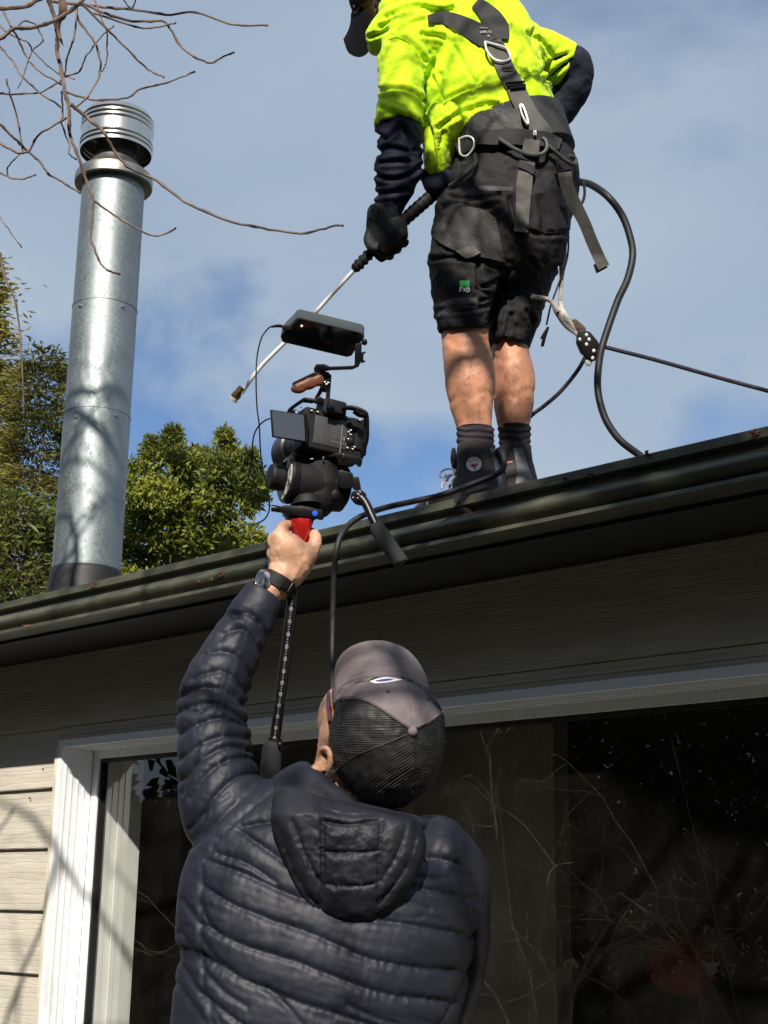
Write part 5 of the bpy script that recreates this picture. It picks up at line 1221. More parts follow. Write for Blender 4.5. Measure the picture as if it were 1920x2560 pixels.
V = V+N*(leg*(-.0026*np.exp(-(dG/9.)**2)+.0042*bul+.0014*noise3(V, 30, 2)))[:, None]
wb = MBof(V, Fs); add('body', wb, M_SKL, worker, sharp=None, recalc=False)
WBT = bvh(wb)

lh = MB()
for i in range(1500):
    lx = i % 2; y = RNG.uniform(850, 1070); x = RNG.uniform(1105, 1236) if lx else RNG.uniform(1236, 1332); d = depth_at(WBT, x, y)
    if d is None: continue
    p = P(x, y, d-.0004); u = nz(DOWN+RNG.normal(size=3)*.5-FWD*.25); w = nz(np.cross(u, FWD))*.00030; lh.add([p-w, p+w, p+u*RNG.uniform(.008, .02)], [(0, 1, 2)])
add('leg_hair', lh, mat('fair_leg_hair', (.10, .05, .025), .6, var=.3), worker, smooth=False, recalc=False, kind='stuff')

# hooded top: yellow body and upper sleeves, navy forearms
tp = MB()
loft(tp, [(1276, 385, wd(385), 140, .135), (1262, 350, wd(355), 146, .145), (1226, 285, wd(285)+.02, 163, .16), (1203, 215, wd(215)+.05, 160, .16), (1178, 150, wd(150)+.07, 168, .155), (1148, 92, wd(92)+.10, 168, .14), (1112, 40, wd(40)+.12, 130, .12), (1075, 5, wd(5)+.14, 95, .10)], 48, 60, p=2.3)
loft(tp, [(1118, 300, wd(300)-.06, 52, .10), (1098, 360, wd(360)-.03, 40, .09), (1092, 420, wd(420)-.02, 30, .08), (1092, 462, wd(462), 16, .05)], 26, 24)
loft(tp, [(1050, 105, wd(105)+.0, 92, .11), (1008, 150, wd(150)-.05, 66, .088), (1004, 205, wd(205)-.08, 58, .078), (1002, 260, wd(260)-.095, 57, .076), (998, 306, wd(306)-.095, 63, .080), (998, 314, wd(314)-.095, 62, .080)], 32, 36, round_ends=(True, False))
loft(tp, [(1255, 95, wd(95)+.11, 82, .11), (1320, 122, wd(122)+.16, 60, .085), (1370, 142, wd(142)+.20, 60, .075), (1414, 163, wd(163)+.225, 59, .07)], 30, 30, round_ends=(True, False))
loft(tp, [(944, 112, wd(112)+.12, 24, .05), (962, 84, wd(84)+.05, 42, .06), (1005, 52, wd(52)+.0, 48, .06), (1065, 30, wd(30)-.02, 46, .06), (1125, 15, wd(15)+.02, 42, .06), (1165, 0, wd(0)+.08, 34, .05)], 26, 40)
loft(tp, [(1000, 40, wd(40)+.14, 62, .09), (1060, 0, wd(0)+.12, 80, .10), (1110, -25, wd(-25)+.12, 70, .09)], 26, 24)
V, N, Fs = remesh(tp, .0052, 6)
oW, sW = (820, 0), .434
def CW(L): return [(oW[0]+x*sW, oW[1]+y*sW) for x, y in L]
FO = [CW(l) for l in ([(640, 590), (700, 560), (800, 520), (880, 490)], [(560, 640), (600, 560), (640, 500), (650, 430)], [(600, 440), (660, 570), (690, 640)], [(720, 670), (790, 640), (890, 605), (980, 600)], [(640, 740), (700, 690), (760, 660)],
      [(350, 240), (430, 230), (500, 270), (560, 350)], [(610, 350), (600, 400), (570, 450)], [(300, 520), (380, 510), (470, 525), (550, 580)], [(310, 620), (400, 660), (480, 690)], [(680, 220), (740, 290), (800, 400), (840, 470)], [(400, 170), (480, 130), (560, 115)], [(540, 200), (640, 210), (720, 240)],
      [(1180, 180), (1190, 280), (1210, 340)], [(1250, 470), (1330, 400), (1400, 350)], [(1230, 420), (1300, 350), (1380, 310)], [(1150, 190), (1240, 240), (1300, 330)], [(600, 830), (620, 930), (610, 1040)], [(660, 760), (640, 860), (640, 960)],
      [(330, 100), (420, 60), (520, 40), (640, 60)], [(300, 160), (380, 110), (480, 90)], [(560, 40), (620, 70), (720, 50)], [(250, 210), (330, 180), (420, 120)], [(760, 150), (800, 200), (870, 260)], [(560, 680), (590, 760), (600, 850)], [(900, 420), (860, 480), (830, 540)], [(1120, 420), (1180, 520), (1240, 620)], [(1060, 160), (1120, 280), (1180, 420)])]
HEMS = [CW(l) for l in ([(555, 430), (560, 560), (565, 700)], [(290, 300), (330, 230), (420, 180), (520, 150)])]
dF = linedist(V, FO); dH_ = linedist(V, HEMS); sd = noise3(V*np.array([1, 1, .8]), 11, 3); sf = noise3(V, 34, 3)
V2 = V+N*(-.012*np.exp(-(dF/5.)**1.4)+.005*np.exp(-((dF-11)/7.)**2)-.007*np.exp(-(dH_/4.)**1.5)+.006*sd+.0042*(.5-np.abs(sf))+.0012*noise3(V, 90, 2))[:, None]
top_mb = MBof(V2, Fs); top_o = add('hooded_top', top_mb, M_HIVIS, worker, sharp=None, recalc=False)
nv_ = MB()
loft(nv_, [(999, 300, wd(300)-.095, 50, .062), (999, 320, wd(320)-.094, 56, .070), (1002, 345, wd(345)-.09, 55, .072), (1001, 390, wd(390)-.08, 55, .07), (994, 432, wd(432)-.065, 58, .068), (982, 480, wd(480)-.04, 45, .058), (972, 522, wd(522)-.02, 33, .048), (970, 556, wd(556)-.005, 29, .042)], 40, 70, round_ends=(False, True))
V, N, Fs = remesh(nv_, .005, 3); FO = [CW(l) for l in ([(290, 880), (350, 850), (470, 870), (545, 840)], [(270, 1000), (340, 1030), (440, 1020), (530, 960)], [(290, 780), (340, 800), (400, 740)], [(420, 720), (470, 800), (480, 900)], [(275, 1120), (350, 1110), (450, 1090)], [(300, 940), (380, 930), (470, 930)])]
dF = linedist(V, FO); V = V+N*(-.010*np.exp(-(dF/6.)**2)+.006*np.exp(-((dF-12)/8.)**2)+.006*noise3(V, 16, 3))[:, None]
add('lower_sleeve', MBof(V, Fs), M_NAVY, top_o, sharp=None, recalc=False)
nv_ = MB(); loft(nv_, [(1388, 152, wd(152)+.21, 53, .062), (1418, 163, wd(163)+.225, 55, .067), (1437, 172, wd(172)+.235, 48, .064), (1432, 215, wd(215)+.26, 46, .058), (1402, 268, wd(268)+.30, 42, .054), (1352, 330, wd(330)+.33, 40, .05), (1290, 390, wd(390)+.37, 34, .042), (1240, 420, wd(420)+.38, 30, .036)], 32, 50)
V, N, Fs = remesh(nv_, .0055, 3); V = V+N*(.006*noise3(V, 15, 3))[:, None]; add('lower_sleeve', MBof(V, Fs), M_NAVY, top_o, sharp=None, recalc=False)
sh_ = MB(); loft(sh_, [(1112, 462, wd(462)-.02, 40, .08), (1090, 455, wd(455)-.01, 36, .06), (1068, 440, wd(440), 20, .04)], 24, 16); add('navy_hem', sh_, M_NAVY, top_o, sharp=None)

# shorts
st = MB()
loft(st, [(1282, 395, wd(395), 148, .145), (1284, 450, wd(450), 166, .155), (1268, 520, wd(520), 162, .16), (1252, 590, wd(590), 166, .165)], 44, 30, p=2.4, round_ends=(True, True))
loft(st, [(1195, 545, wd(545)-.02, 108, .14), (1176, 610, wd(610)-.03, 102, .135), (1165, 680, wd(680)-.03, 92, .125), (1160, 750, wd(750)-.02, 79, .112), (1160, 800, wd(800)-.01, 67, .102), (1162, 826, wd(826), 63, .097)], 40, 40, p=2.3, round_ends=(True, False))
loft(st, [(1325, 560, wd(560)+.06, 94, .13), (1318, 640, wd(640)+.08, 82, .125), (1298, 720, wd(720)+.10, 74, .115), (1282, 790, wd(790)+.11, 68, .105), (1270, 850, wd(850)+.12, 55, .095), (1268, 868, wd(868)+.12, 50, .092)], 40, 40, p=2.3, round_ends=(True, False))
V, N, Fs = remesh(st, .0052, 4)
oS, sS = (900, 440), .434
def CS(L): return [(oS[0]+x*sS, oS[1]+y*sS) for x, y in L]
FO = [CS(l) for l in ([(480, 180), (560, 150), (680, 180), (800, 160)], [(420, 480), (520, 470), (680, 480), (850, 550)], [(690, 470), (680, 560), (700, 640), (800, 600)], [(850, 560), (800, 640), (780, 720), (740, 850)], [(450, 780), (560, 770), (680, 760), (790, 730)], [(680, 650), (760, 690), (830, 660)], [(700, 720), (760, 700), (800, 660)],
      [(860, 130), (900, 260), (1000, 330), (1190, 330)], [(1040, 130), (1060, 240), (1050, 340)], [(980, 480), (1050, 560), (1130, 520)], [(960, 780), (1000, 860), (960, 960)], [(820, 960), (850, 880), (870, 800)], [(520, 120), (640, 130), (800, 110)])]
dF = linedist(V, FO); V2 = V+N*(-.010*np.exp(-(dF/6.)**2)+.005*np.exp(-((dF-12)/7.)**2)+.007*noise3(V, 13, 3)+.003*noise3(V, 40, 2))[:, None]
sh_mb = MBof(V2, Fs); shorts = add('work_shorts', sh_mb, M_SHORT, worker, sharp=None, recalc=False)
ST_ = bvh(sh_mb)
def patch(name, A, B, tree, off, th, m_, parent, n=24, k=8, flat=3, label=None, wr_=0.0):
    mb = MB(); skin_patch(mb, between(A, B, n, k), tree, off, th, flat=flat)
    if wr_: v = mb.verts(); mb.v = [v-nz(v-CAM)*(wr_*noise3(v, 26, 3))[:, None]]
    return add(name, mb, m_, parent, sharp=50, label=label)
patch('pocket_flap', CS([(452, 268), (500, 215), (580, 180), (700, 190), (780, 240)]), CS([(405, 335), (470, 390), (600, 450), (720, 470), (840, 500)]), ST_, .004, .012, M_POCKET, shorts, 30, 14, 5, wr_=.006)
patch('pocket_tab', CS([(550, 430), (600, 415), (655, 398)]), CS([(610, 475), (650, 465), (695, 440)]), ST_, .018, .006, M_WEB, shorts, 10, 5, 4)
patch('pocket_welt', CS([(675, 55), (760, 58), (880, 62)]), CS([(690, 80), (770, 84), (880, 85)]), ST_, .002, .002, M_SHORTP, shorts, 20, 3)
patch('thigh_panel', CS([(445, 745), (500, 715), (580, 700), (675, 700)]), CS([(452, 810), (520, 785), (600, 768), (678, 762)]), ST_, .001, .002, M_SHORTP, shorts, 24, 6)
patch('back_pocket', CS([(1000, 95), (1080, 110), (1190, 170)]), CS([(1000, 300), (1080, 330), (1195, 320)]), ST_, .001, .003, M_SHORT, shorts, 20, 12, wr_=.004)
patch('pocket_tab', CS([(1140, 150), (1178, 160)]), CS([(1135, 172), (1180, 190)]), ST_, .005, .003, M_POCKET, shorts, 8, 4)
patch('belt_loop', CS([(1030, 130), (1065, 140)]), CS([(1060, 330), (1078, 330)]), ST_, .003, .002, M_SHORT, shorts, 6, 12)
# printed maker's tag: green square with white letters under it
patch('green_tag', CS([(573, 602), (600, 601), (630, 602)]), CS([(575, 640), (602, 639), (632, 638)]), ST_, .003, .002, mat('green_tag', (.02, .30, .07), .6, var=.3, scale=120), shorts, 8, 6)
def stroke_text(name, strokes, x0, y0, w, h, gap, wid, tree, off, m_, parent, slant=0.0):
    mb = MB()
    for i, ch in enumerate(strokes):
        for pl in ch:
            pts = [(x0+(w+gap)*i+u*w, y0+v*h+slant*((w+gap)*i+u*w)) for u, v in pl]
            skin_patch(mb, strip_grid(pts, wid, max(4, 3*len(pts)), 2), tree, off, .0012, flat=2)
    return add(name, mb, m_, parent, smooth=False, kind='stuff')
LET = {'F': [[(0, 1), (0, 0), (1, 0)], [(0, .48), (.8, .48)]], 'X': [[(0, 0), (1, 1)], [(1, 0), (0, 1)]], 'D': [[(0, 0), (0, 1), (.7, .95), (1, .65), (1, .35), (.7, .05), (0, 0)]], 'I': [[(.5, 0), (.5, 1)]],
       'S': [[(1, .1), (.5, 0), (.1, .2), (.5, .48), (.95, .72), (.5, 1), (0, .9)]], 'K': [[(0, 0), (0, 1)], [(1, 0), (0, .5), (1, 1)]], 'L': [[(0, 0), (0, 1), (1, 1)]], 'O': [[(.5, 0), (1, .3), (1, .7), (.5, 1), (0, .7), (0, .3), (.5, 0)]], 'A': [[(0, 1), (.5, 0), (1, 1)], [(.2, .6), (.8, .6)]], 'T': [[(0, 0), (1, 0)], [(.5, 0), (.5, 1)]], 'E': [[(1, 0), (0, 0), (0, 1), (1, 1)], [(0, .5), (.8, .5)]], 'R': [[(0, 1), (0, 0), (1, .1), (1, .4), (0, .5), (1, 1)]], 'N': [[(0, 1), (0, 0), (1, 1), (1, 0)]], 'C': [[(1, .1), (.4, 0), (0, .5), (.4, 1), (1, .9)]]}
q = CS([(576, 645)])[0]; stroke_text('tag_lettering', [LET['F'], LET['X'], LET['D']], q[0], q[1], 5.8, 9.5, 2.8, 1.25, ST_, .003, M_PRINT, shorts, -.02)
stroke_text('tag_emblem', [[[(0, 1), (.2, .4), (.5, .1), (.9, .3)], [(.3, 1), (.6, .55), (1, .8)]]], q[0]+3, q[1]-15, 14, 9, 0, .9, ST_, .0055, mat('light_green_print', (.10, .55, .2), .6, var=0), shorts)

# gloves
GD = wd(590)-.02
gv = MB()
loft(gv, [(944, 530, GD-.0, 27, .036), (950, 565, GD-.005, 36, .036), (960, 590, GD-.008, 45, .034), (972, 610, GD-.004, 40, .03)], 24, 20)
for rows, r in (([(945, 608, GD-.01), (938, 622, GD+.01), (950, 640, GD+.022), (958, 646, GD+.012)], 12.5), ([(965, 610, GD-.012), (958, 628, GD+.008), (970, 638, GD+.024), (979, 637, GD+.014)], 12.5), ([(985, 600, GD-.01), (982, 618, GD+.008), (990, 624, GD+.02), (996, 620, GD+.012)], 12), ([(1002, 588, GD-.006), (1004, 604, GD+.006), (1010, 608, GD+.018), (1012, 600, GD+.012)], 11.5), ([(925, 580, GD-.01), (920, 600, GD-.02), (930, 618, GD-.03), (945, 622, GD-.03)], 12)):
    pxtube(gv, rows, r, 16, 12)
loft(gv, [(990, 565, GD, 30, .03), (1000, 590, GD, 22, .03)], 18, 10)
V, N, Fs = remesh(gv, .0042, 3); V = V+N*(.0012*noise3(V, 45, 2))[:, None]
glove = add('glove', MBof(V, Fs), M_GLOVE, worker, sharp=None, recalc=False)
mb = MB(); loft(mb, [(935, 520, GD-.02, 12, .02), (932, 540, GD-.02, 13, .022), (938, 556, GD-.015, 10, .02)], 14, 12); add('glove_cuff', mb, mat('worn_grey_strap', (.07, .065, .065), .7, var=.7, scale=60), glove)
gv = MB(); RGD = wd(440)+.34; loft(gv, [(1215, 432, RGD, 34, .035), (1180, 445, RGD-.01, 36, .034), (1150, 455, RGD-.01, 28, .03)], 20, 14)
for i in range(4): pxtube(gv, [(1165-8*i, 440+7*i, RGD-.02), (1140-8*i, 452+7*i, RGD-.02), (1135-8*i, 470+7*i, RGD+.01)], 12, 12, 10)
pxtube(gv, [(1190, 420, RGD), (1160, 425, RGD+.01), (1140, 440, RGD+.02)], 12, 10, 10)
V, N, Fs = remesh(gv, .005, 3); add('glove', MBof(V, Fs), M_GLOVE, worker, sharp=None, recalc=False)

# cap and hair
cp = MB(); pxball(cp, 938, -22, HDp-.0, 72, 84, .108); cpv = cp.verts(); keep = PJ(cpv)[:, 1]
cpm = MB(); th = np.linspace(0, 2*np.pi, 48, endpoint=False); axc = nz(-DOWN*.86-RIGHT*.42-FWD*.1); u_ = nz(np.cross(axc, FWD)); w_ = np.cross(axc, u_); cc = P(936, -6, HDp+.005); rows = []
for ph in np.linspace(math.radians(99), math.radians(2), 24): rows.append(cc+axc*.108*math.cos(ph)+(u_*np.cos(th)[:, None]*.096+w_*np.sin(th)[:, None]*.108)*math.sin(ph))
cpm.add(np.vstack(rows), grid_faces(24, 48)); M_CAPB = mat('black_cap_cloth', (.004, .004, .005), .8, spec=.12, var=.2, scale=30, bump=.3, bscale=300); wcap = add('cap', cpm, M_CAPB, worker, sharp=None)
vz = MB(); rim = np.array([(934, 30), (925, 18), (905, 6), (885, 8), (878, 30)]); outl = np.array([(930, 96), (922, 128), (900, 143), (874, 132), (862, 104)])
rim_c = spline([(934, 44), (920, 28), (904, 18), (890, 20), (880, 36)], 30); out_c = spline([(929, 98), (921, 130), (899, 143), (874, 133), (861, 100)], 30)
t_ = np.linspace(0, 1, 14)[None, :, None]; Gz = rim_c[:, None]*(1-t_)+out_c[:, None]*t_; Gz[:, :, 0] += -6*np.sin(np.pi*t_[0, :, 0])[None]*np.linspace(-1, 1, 30)[:, None]*-1
dz_ = HDp-.100+.13*np.linspace(0, 1, 30)[:, None]+0*t_[..., 0]; dz_ = dz_-.012*np.sin(np.pi*np.linspace(0, 1, 30))[:, None]
tv = P(Gz[..., 0], Gz[..., 1], dz_).reshape(-1, 3); tb_ = P(Gz[..., 0]-3, Gz[..., 1]-1.5, dz_+.004).reshape(-1, 3); n1 = len(tv); a_, b2 = 30, 14; Fz = grid_faces(a_, b2, False)
ring = [j for j in range(b2)]+[i*b2+b2-1 for i in range(1, a_)]+[(a_-1)*b2+j for j in range(b2-2, -1, -1)]+[i*b2 for i in range(a_-2, 0, -1)]
vz.add(np.vstack([tv, tb_]), Fz+[tuple(n1+i for i in f[::-1]) for f in Fz]+[(ring[k], n1+ring[k], n1+ring[(k+1) % len(ring)], ring[(k+1) % len(ring)]) for k in range(len(ring))])
add('brim', vz, M_CAPB, wcap, sharp=60)
mb = MB(); skin_patch(mb, strip_grid([(884, 12), (888, 26), (890, 36)], 2.0, 6, 2), bvh(cpm), .001, .0015, flat=1); add('cap_mark', mb, M_PRINT, wcap, smooth=False)
hr = MB(); WHT = bvh(wb)
for i in range(2600):
    x = RNG.uniform(935, 990); y = RNG.uniform(-25, 62)
    d = depth_at(WHT, x, y)
    if d is None or (x < 955 and y > 20): continue
    p = P(x, y, d-.001); u = nz(DOWN+RIGHT*.3+RNG.normal(size=3)*.45-FWD*.3); w = nz(np.cross(u, FWD))*.0011; hr.add([p-w, p+w, p+u*RNG.uniform(.012, .035)], [(0, 1, 2)])
pxball(hr, 966, -18, HDp+.0, 65, 80, .104)
add('hair', hr, M_HAIR, worker, smooth=False, recalc=False, kind='stuff')

# socks and boots
for nm, secs in (('sock', [(1188, 1072, wd(1072), 47, .055), (1188, 1090, wd(1090), 47, .055), (1189, 1120, wd(1120), 45, .053)]), ('sock', [(1286, 1068, wd(1068)+RO, 41, .053), (1286, 1088, wd(1088)+RO, 40, .053), (1287, 1122, wd(1122)+RO, 38, .05)])):
    mb = MB(); loft(mb, secs, 40, 40, round_ends=(False, False)); v = mb.verts(); py = PJ(v)[:, 1]; c_ = P(secs[1][0], secs[1][1], secs[1][2])
    rad = v-c_; rad = nz(rad-np.outer(rad @ DOWN, DOWN)); mb.v = [v+rad*(.0022*np.sin(py*.40+3.2*noise3(v, 11, 2))+.0016*noise3(v, 28, 2))[:, None]]; add(nm, mb, M_SOCK, worker, sharp=None)
def boot(sx, sy, dd, right=False):
    b = MB()
    if not right:
        loft(b, [(1192, 1112, wd(1112), 47, .056), (1190, 1140, wd(1140), 50, .06), (1192, 1175, wd(1175)+.005, 56, .062), (1196, 1215, WD+.01, 66, .064), (1198, 1252, WD-.02, 70, .062)], 34, 30, p=2.2, round_ends=(False, True))
        loft(b, [(1232, 1250, WD-.05, 34, .05), (1180, 1248, WD+.0, 40, .054), (1130, 1254, WD+.05, 32, .054), (1085, 1262, WD+.10, 24, .052), (1052, 1272, WD+.14, 13, .04)], 30, 30)
    else:
        loft(b, [(1287, 1116, wd(1116)+RO, 41, .054), (1289, 1150, wd(1150)+RO, 42, .058), (1292, 1180, wd(1180)+RO, 46, .06), (1296, 1215, WD+.09, 50, .062), (1298, 1240, WD+.07, 52, .06)], 34, 30, p=2.2, round_ends=(False, True))
        loft(b, [(1310, 1238, WD+.05, 34, .05), (1280, 1244, WD+.12, 34, .05), (1240, 1254, WD+.22, 24, .05)], 30, 24)
    V, N, Fs = remesh(b, .0045, 3); return MBof(V+N*(.0016*noise3(V, 40, 2))[:, None], Fs)
lb_ = boot(0, 0, 0); lboot = add('boot', lb_, M_SHOE, worker, sharp=None, recalc=False); LBT = bvh(lb_)
rb_ = boot(0, 0, 0, True); rboot = add('boot', rb_, M_SHOE, worker, sharp=None, recalc=False); RBT = bvh(rb_)
def CB(L): return [(1020+x*.229, 1040+y*.229) for x, y in L]
mb = MB(); bx, by = CB([(720, 525)])[0]; skin_patch(mb, disc_grid(bx, by, 19, 18, 40, 6), LBT, .001, .0022, flat=3); badge = add('ankle_badge', mb, mat('badge_silver', (.62, .56, .55), .5, var=.25, scale=160), lboot, sharp=50)
mb = MB(); skin_patch(mb, polydisc(CB([(680, 548), (700, 520), (730, 528), (760, 512), (752, 545), (735, 560), (735, 585), (718, 580), (712, 560)]), *CB([(725, 545)])[0], 24, 4), LBT, .0034, .0008, flat=2)
for a_ in np.linspace(-2.6, -.35, 8):
    x, y = bx+14*math.cos(a_), by+13.5*math.sin(a_); skin_patch(mb, strip_grid([(x-1.6*math.cos(a_), y-1.6*math.sin(a_)), (x+1.6*math.cos(a_), y+1.6*math.sin(a_))], .9, 3, 1), LBT, .0034, .0008, flat=0)
add('badge_print', mb, mat('red_print', (.30, .02, .03), .6, var=0), lboot, smooth=False, kind='stuff')
patch('heel_counter', CB([(885, 345), (925, 470), (960, 620), (985, 790)]), CB([(955, 360), (1000, 520), (1050, 640), (1095, 770)]), LBT, .001, .004, M_SHOEG, lboot, 24, 6)
patch('heel_counter', CB([(1150, 350), (1175, 480), (1190, 600), (1175, 740)]), CB([(1245, 350), (1280, 450), (1330, 600), (1385, 700)]), RBT, .001, .005, M_SHOEG, rboot, 24, 8, wr_=.003)
patch('eyelet_stay', CB([(545, 400), (545, 560), (500, 680), (440, 790)]), CB([(556, 400), (558, 565), (515, 690), (455, 800)]), LBT, .001, .003, M_SHOEG, lboot, 20, 2)
mb = MB(); loft(mb, [(1134, 1128, wd(1128)+.03, 6, .04), (1134, 1150, wd(1150)+.03, 8, .04), (1140, 1176, wd(1176)+.02, 8, .04)], 14, 14); add('tongue', mb, M_SHOE, lboot)
lc = MB(); M_LACE = mat('white_lace', (.62, .62, .66), .7, var=.1)
for pl in ([(1138, 1176), (1122, 1172), (1105, 1178), (1100, 1190), (1112, 1194), (1128, 1184)], [(1136, 1180), (1124, 1190), (1118, 1205), (1126, 1212), (1130, 1196)], [(1134, 1184), (1120, 1196), (1108, 1214)], [(1140, 1190), (1132, 1200), (1122, 1216)], [(1116, 1186), (1108, 1200), (1104, 1222)], [(1078, 1244), (1070, 1252), (1068, 1262)], [(1088, 1236), (1086, 1246)]):
    pxtube(lc, [(x, y, (depth_at(LBT, x+8, y+6) or WD+.05)-.012) for x, y in pl], 2.6, 24, 7)
add('lace', lc, M_LACE, lboot)
mb = MB()
for sx in (0,): loft(mb, [(1245, 1266, WD-.06, 12, .05), (1180, 1270, WD+.0, 11, .056), (1110, 1278, WD+.08, 9, .054), (1050, 1282, WD+.145, 7, .03)], 20, 20)
add('sole', mb, mat('pale_rubber', (.35, .33, .30), .7, var=.2), lboot)

TT = bvh(top_mb)
sm = MB()
for pl in (CW([(555, 400), (562, 470), (566, 560), (566, 640), (566, 700)]), CW([(545, 440), (520, 330), (470, 250), (400, 215), (330, 235)]), CW([(1190, 175), (1205, 250), (1200, 330), (1250, 470)])):
    s_ = spline(pl, 40); pts = np.array([P(x, y, (depth_at(TT, x, y) or wd(y)-.1)-.0008) for x, y in s_]); tube(sm, pts, .0022, 5)
for pl in (CW([(268, 712), (330, 716), (430, 712), (550, 702)]), CW([(266, 700), (330, 704), (430, 700), (552, 690)])):
    s_ = spline(pl, 40); pts = np.array([P(x, y, (depth_at(TT, x, y) or wd(y)-.17)-.0006) for x, y in s_]); tube(sm, pts, .0016, 5)
add('seam', sm, M_HIVIS, top_o, kind='stuff')
q = CW([(612, 760)])[0]; stroke_text('top_emblem', [[[(0, 1), (.5, 0), (1, 1), (.1, .9)], [(.2, .6), (.8, .6)], [(.5, 0), (.5, .9)], [(0, 1.3), (.9, 1.2)], [(0, 1.7), (.8, 1.6)], [(0, 2.1), (.9, 2.0)]]], q[0], q[1], 19, 20, 0, .9, TT, .001, mat('olive_stitching', (.28, .36, .02), .8, var=.2), top_o)
# harness
harness = add('harness', (lambda m: (loft(m, [(1288, 405, wd(405)-.0, 154, .160), (1277, 368, wd(368), 152, .160), (1264, 326, wd(326)+.01, 152, .165)], 64, 16, p=2.4, round_ends=(False, False)), m)[1])(MB()), M_WEBD, worker, sharp=None)
mb = MB(); loft(mb, [(1288, 405, wd(405)-.0, 154, .160), (1277, 368, wd(368), 152, .160), (1264, 326, wd(326)+.01, 152, .165)], 64, 16, p=2.4, round_ends=(False, False))
HT = bvh(top_mb, sh_mb, mb)
def strap(name, path, w, off, th, m_, n=40, k=4, flat=6, tree=None, label=None):
    mb = MB(); skin_patch(mb, strip_grid(path, w, n, k), tree or HT, off, th, flat=flat); return add(name, mb, m_, harness, sharp=50, label=label)
strap('shoulder_pad', CW([(575, 108), (660, 100), (740, 125), (820, 165), (890, 205), (950, 235)]), [9, 16, 20, 24, 26, 20], .004, .012, M_WEBD, 40, 6)
strap('shoulder_pad', CW([(850, 12), (895, 50), (945, 105), (990, 165), (995, 225)]), [14, 20, 26, 24, 18], .006, .012, M_WEBD, 36, 6)
q = CW([(878, 165)])[0]     # faded print too worn to read: two rows of marks and a small triangle
BAR = [[(0, .2), (1, .2)], [(0, .6), (1, .7)]]; RNG_ = [[(.1, .5), (.5, 0), (.9, .5), (.5, 1), (.1, .5)]]; STK = [[(.3, 0), (.3, 1), (.9, .9)]]
stroke_text('pad_print', [BAR, BAR, BAR], q[0]-2, q[1]-5, 6.0, 5.0, 1.0, .8, HT, .020, M_GPRINT, harness, .06)
stroke_text('pad_print', [STK, RNG_, RNG_, STK, RNG_, STK], q[0]-1, q[1]+5, 3.6, 5.5, 1.7, .7, HT, .020, M_TICK, harness, -.02)
stroke_text('pad_print', [[[(0, 1), (.5, 0), (1, 1), (0, 1)]]], q[0]+18, q[1]+15, 4.0, 4.0, 0, .7, HT, .020, M_TICK, harness)
strap('back_strap', CW([(930, 225), (965, 270), (1000, 340), (1030, 410), (1075, 490), (1110, 570), (1160, 660), (1215, 730), (1265, 790)]), [20, 22, 22, 22, 22, 23, 23, 23, 22], .008, .006, M_WEB, 60, 4)
for pth in ([(930, 235), (1015, 245)], [(925, 250), (1020, 262)], [(1000, 390), (1065, 385)], [(1005, 405), (1070, 402)]):
    strap('strap_stitching', CW(pth), 2.5, .016, .002, M_WEBD, 8, 2, 2)
mb = MB()
def ringpx(mb, pts, d, r, n=60): s = spline(list(pts)+[pts[0]], n); s = np.vstack([s, s[:1]]); dd = np.array([d(x, y) if callable(d) else d for x, y in s]); return tube(mb, P(s[:, 0], s[:, 1], dd), r, 8)
dt = lambda x, y: (depth_at(HT, x, y) or wd(y))-.026
ringpx(mb, CW([(905, 240), (915, 290), (950, 335), (990, 352), (1030, 350), (1050, 330), (1035, 290), (1010, 270)]), dt, .0042); add('d_ring', mb, M_STEELR, harness)
mb = MB()
for pth in ([(1022, 478), (1135, 470)], [(1030, 495), (1140, 488)], [(1048, 510), (1140, 500)]): x0, x1 = CW(pth); pxtube(mb, [(*x0, dt(*x0)+.006), (*x1, dt(*x1)+.006)], 3.2, 6, 8)
add('adjuster', mb, M_BLKMET, harness)
mb = MB(); ringpx(mb, CW([(1105, 605), (1118, 660), (1145, 710), (1152, 700), (1135, 640), (1118, 605)]), dt, .0035, 40); add('hook_ring', mb, M_STEELR, harness)
patch('back_pad', CW([(800, 745), (830, 690), (880, 655), (940, 625), (1020, 620), (1100, 625)]), CW([(790, 800), (860, 770), (960, 800), (1040, 800), (1100, 800), (1130, 800)]), HT, .004, .014, mat('dark_padding', (.015, .016, .016), .65, var=.2, scale=10, bump=.3, bscale=60), harness, 30, 10, 6, wr_=.003)
strap('waist_belt', CW([(745, 860), (800, 830), (860, 790), (960, 790), (1060, 785), (1130, 790), (1250, 800), (1340, 830)]), [16, 17, 18, 19, 20, 20, 18, 14], .016, .006, M_WEBD, 50, 4)
strap('keeper', CW([(880, 755), (880, 830)]), 16, .022, .004, M_WEBD, 12, 3)
mb = MB(); ringpx(mb, CW([(755, 800), (800, 785), (835, 800), (842, 840), (820, 880), (790, 900), (760, 880)]), dt, .0040); add('side_ring', mb, M_STEELR, harness)
mb = MB()
for pth in ([(985, 800), (1030, 830), (1090, 865), (1170, 892), (1235, 885), (1262, 850), (1255, 810), (1235, 795)], [(1270, 840), (1310, 875), (1370, 925), (1420, 945), (1425, 915), (1390, 895)], [(850, 890), (850, 935), (820, 985), (760, 1030), (700, 1070)]):
    s_ = CW(pth); pxtube(mb, [(x, y, dt(x, y)-.004) for x, y in s_], 5.2, 40, 8)
add('gear_loop', mb, mat('grey_plastic_loop', (.045, .047, .046), .5, var=.2), harness)
mb = MB(); x, y = CW([(1192, 765)])[0]; box(mb, P(x, y, dt(x, y)-.002), (.010, .016, .002), CAMAX, .001); add('white_tag', mb, M_PRINT, harness, smooth=False)
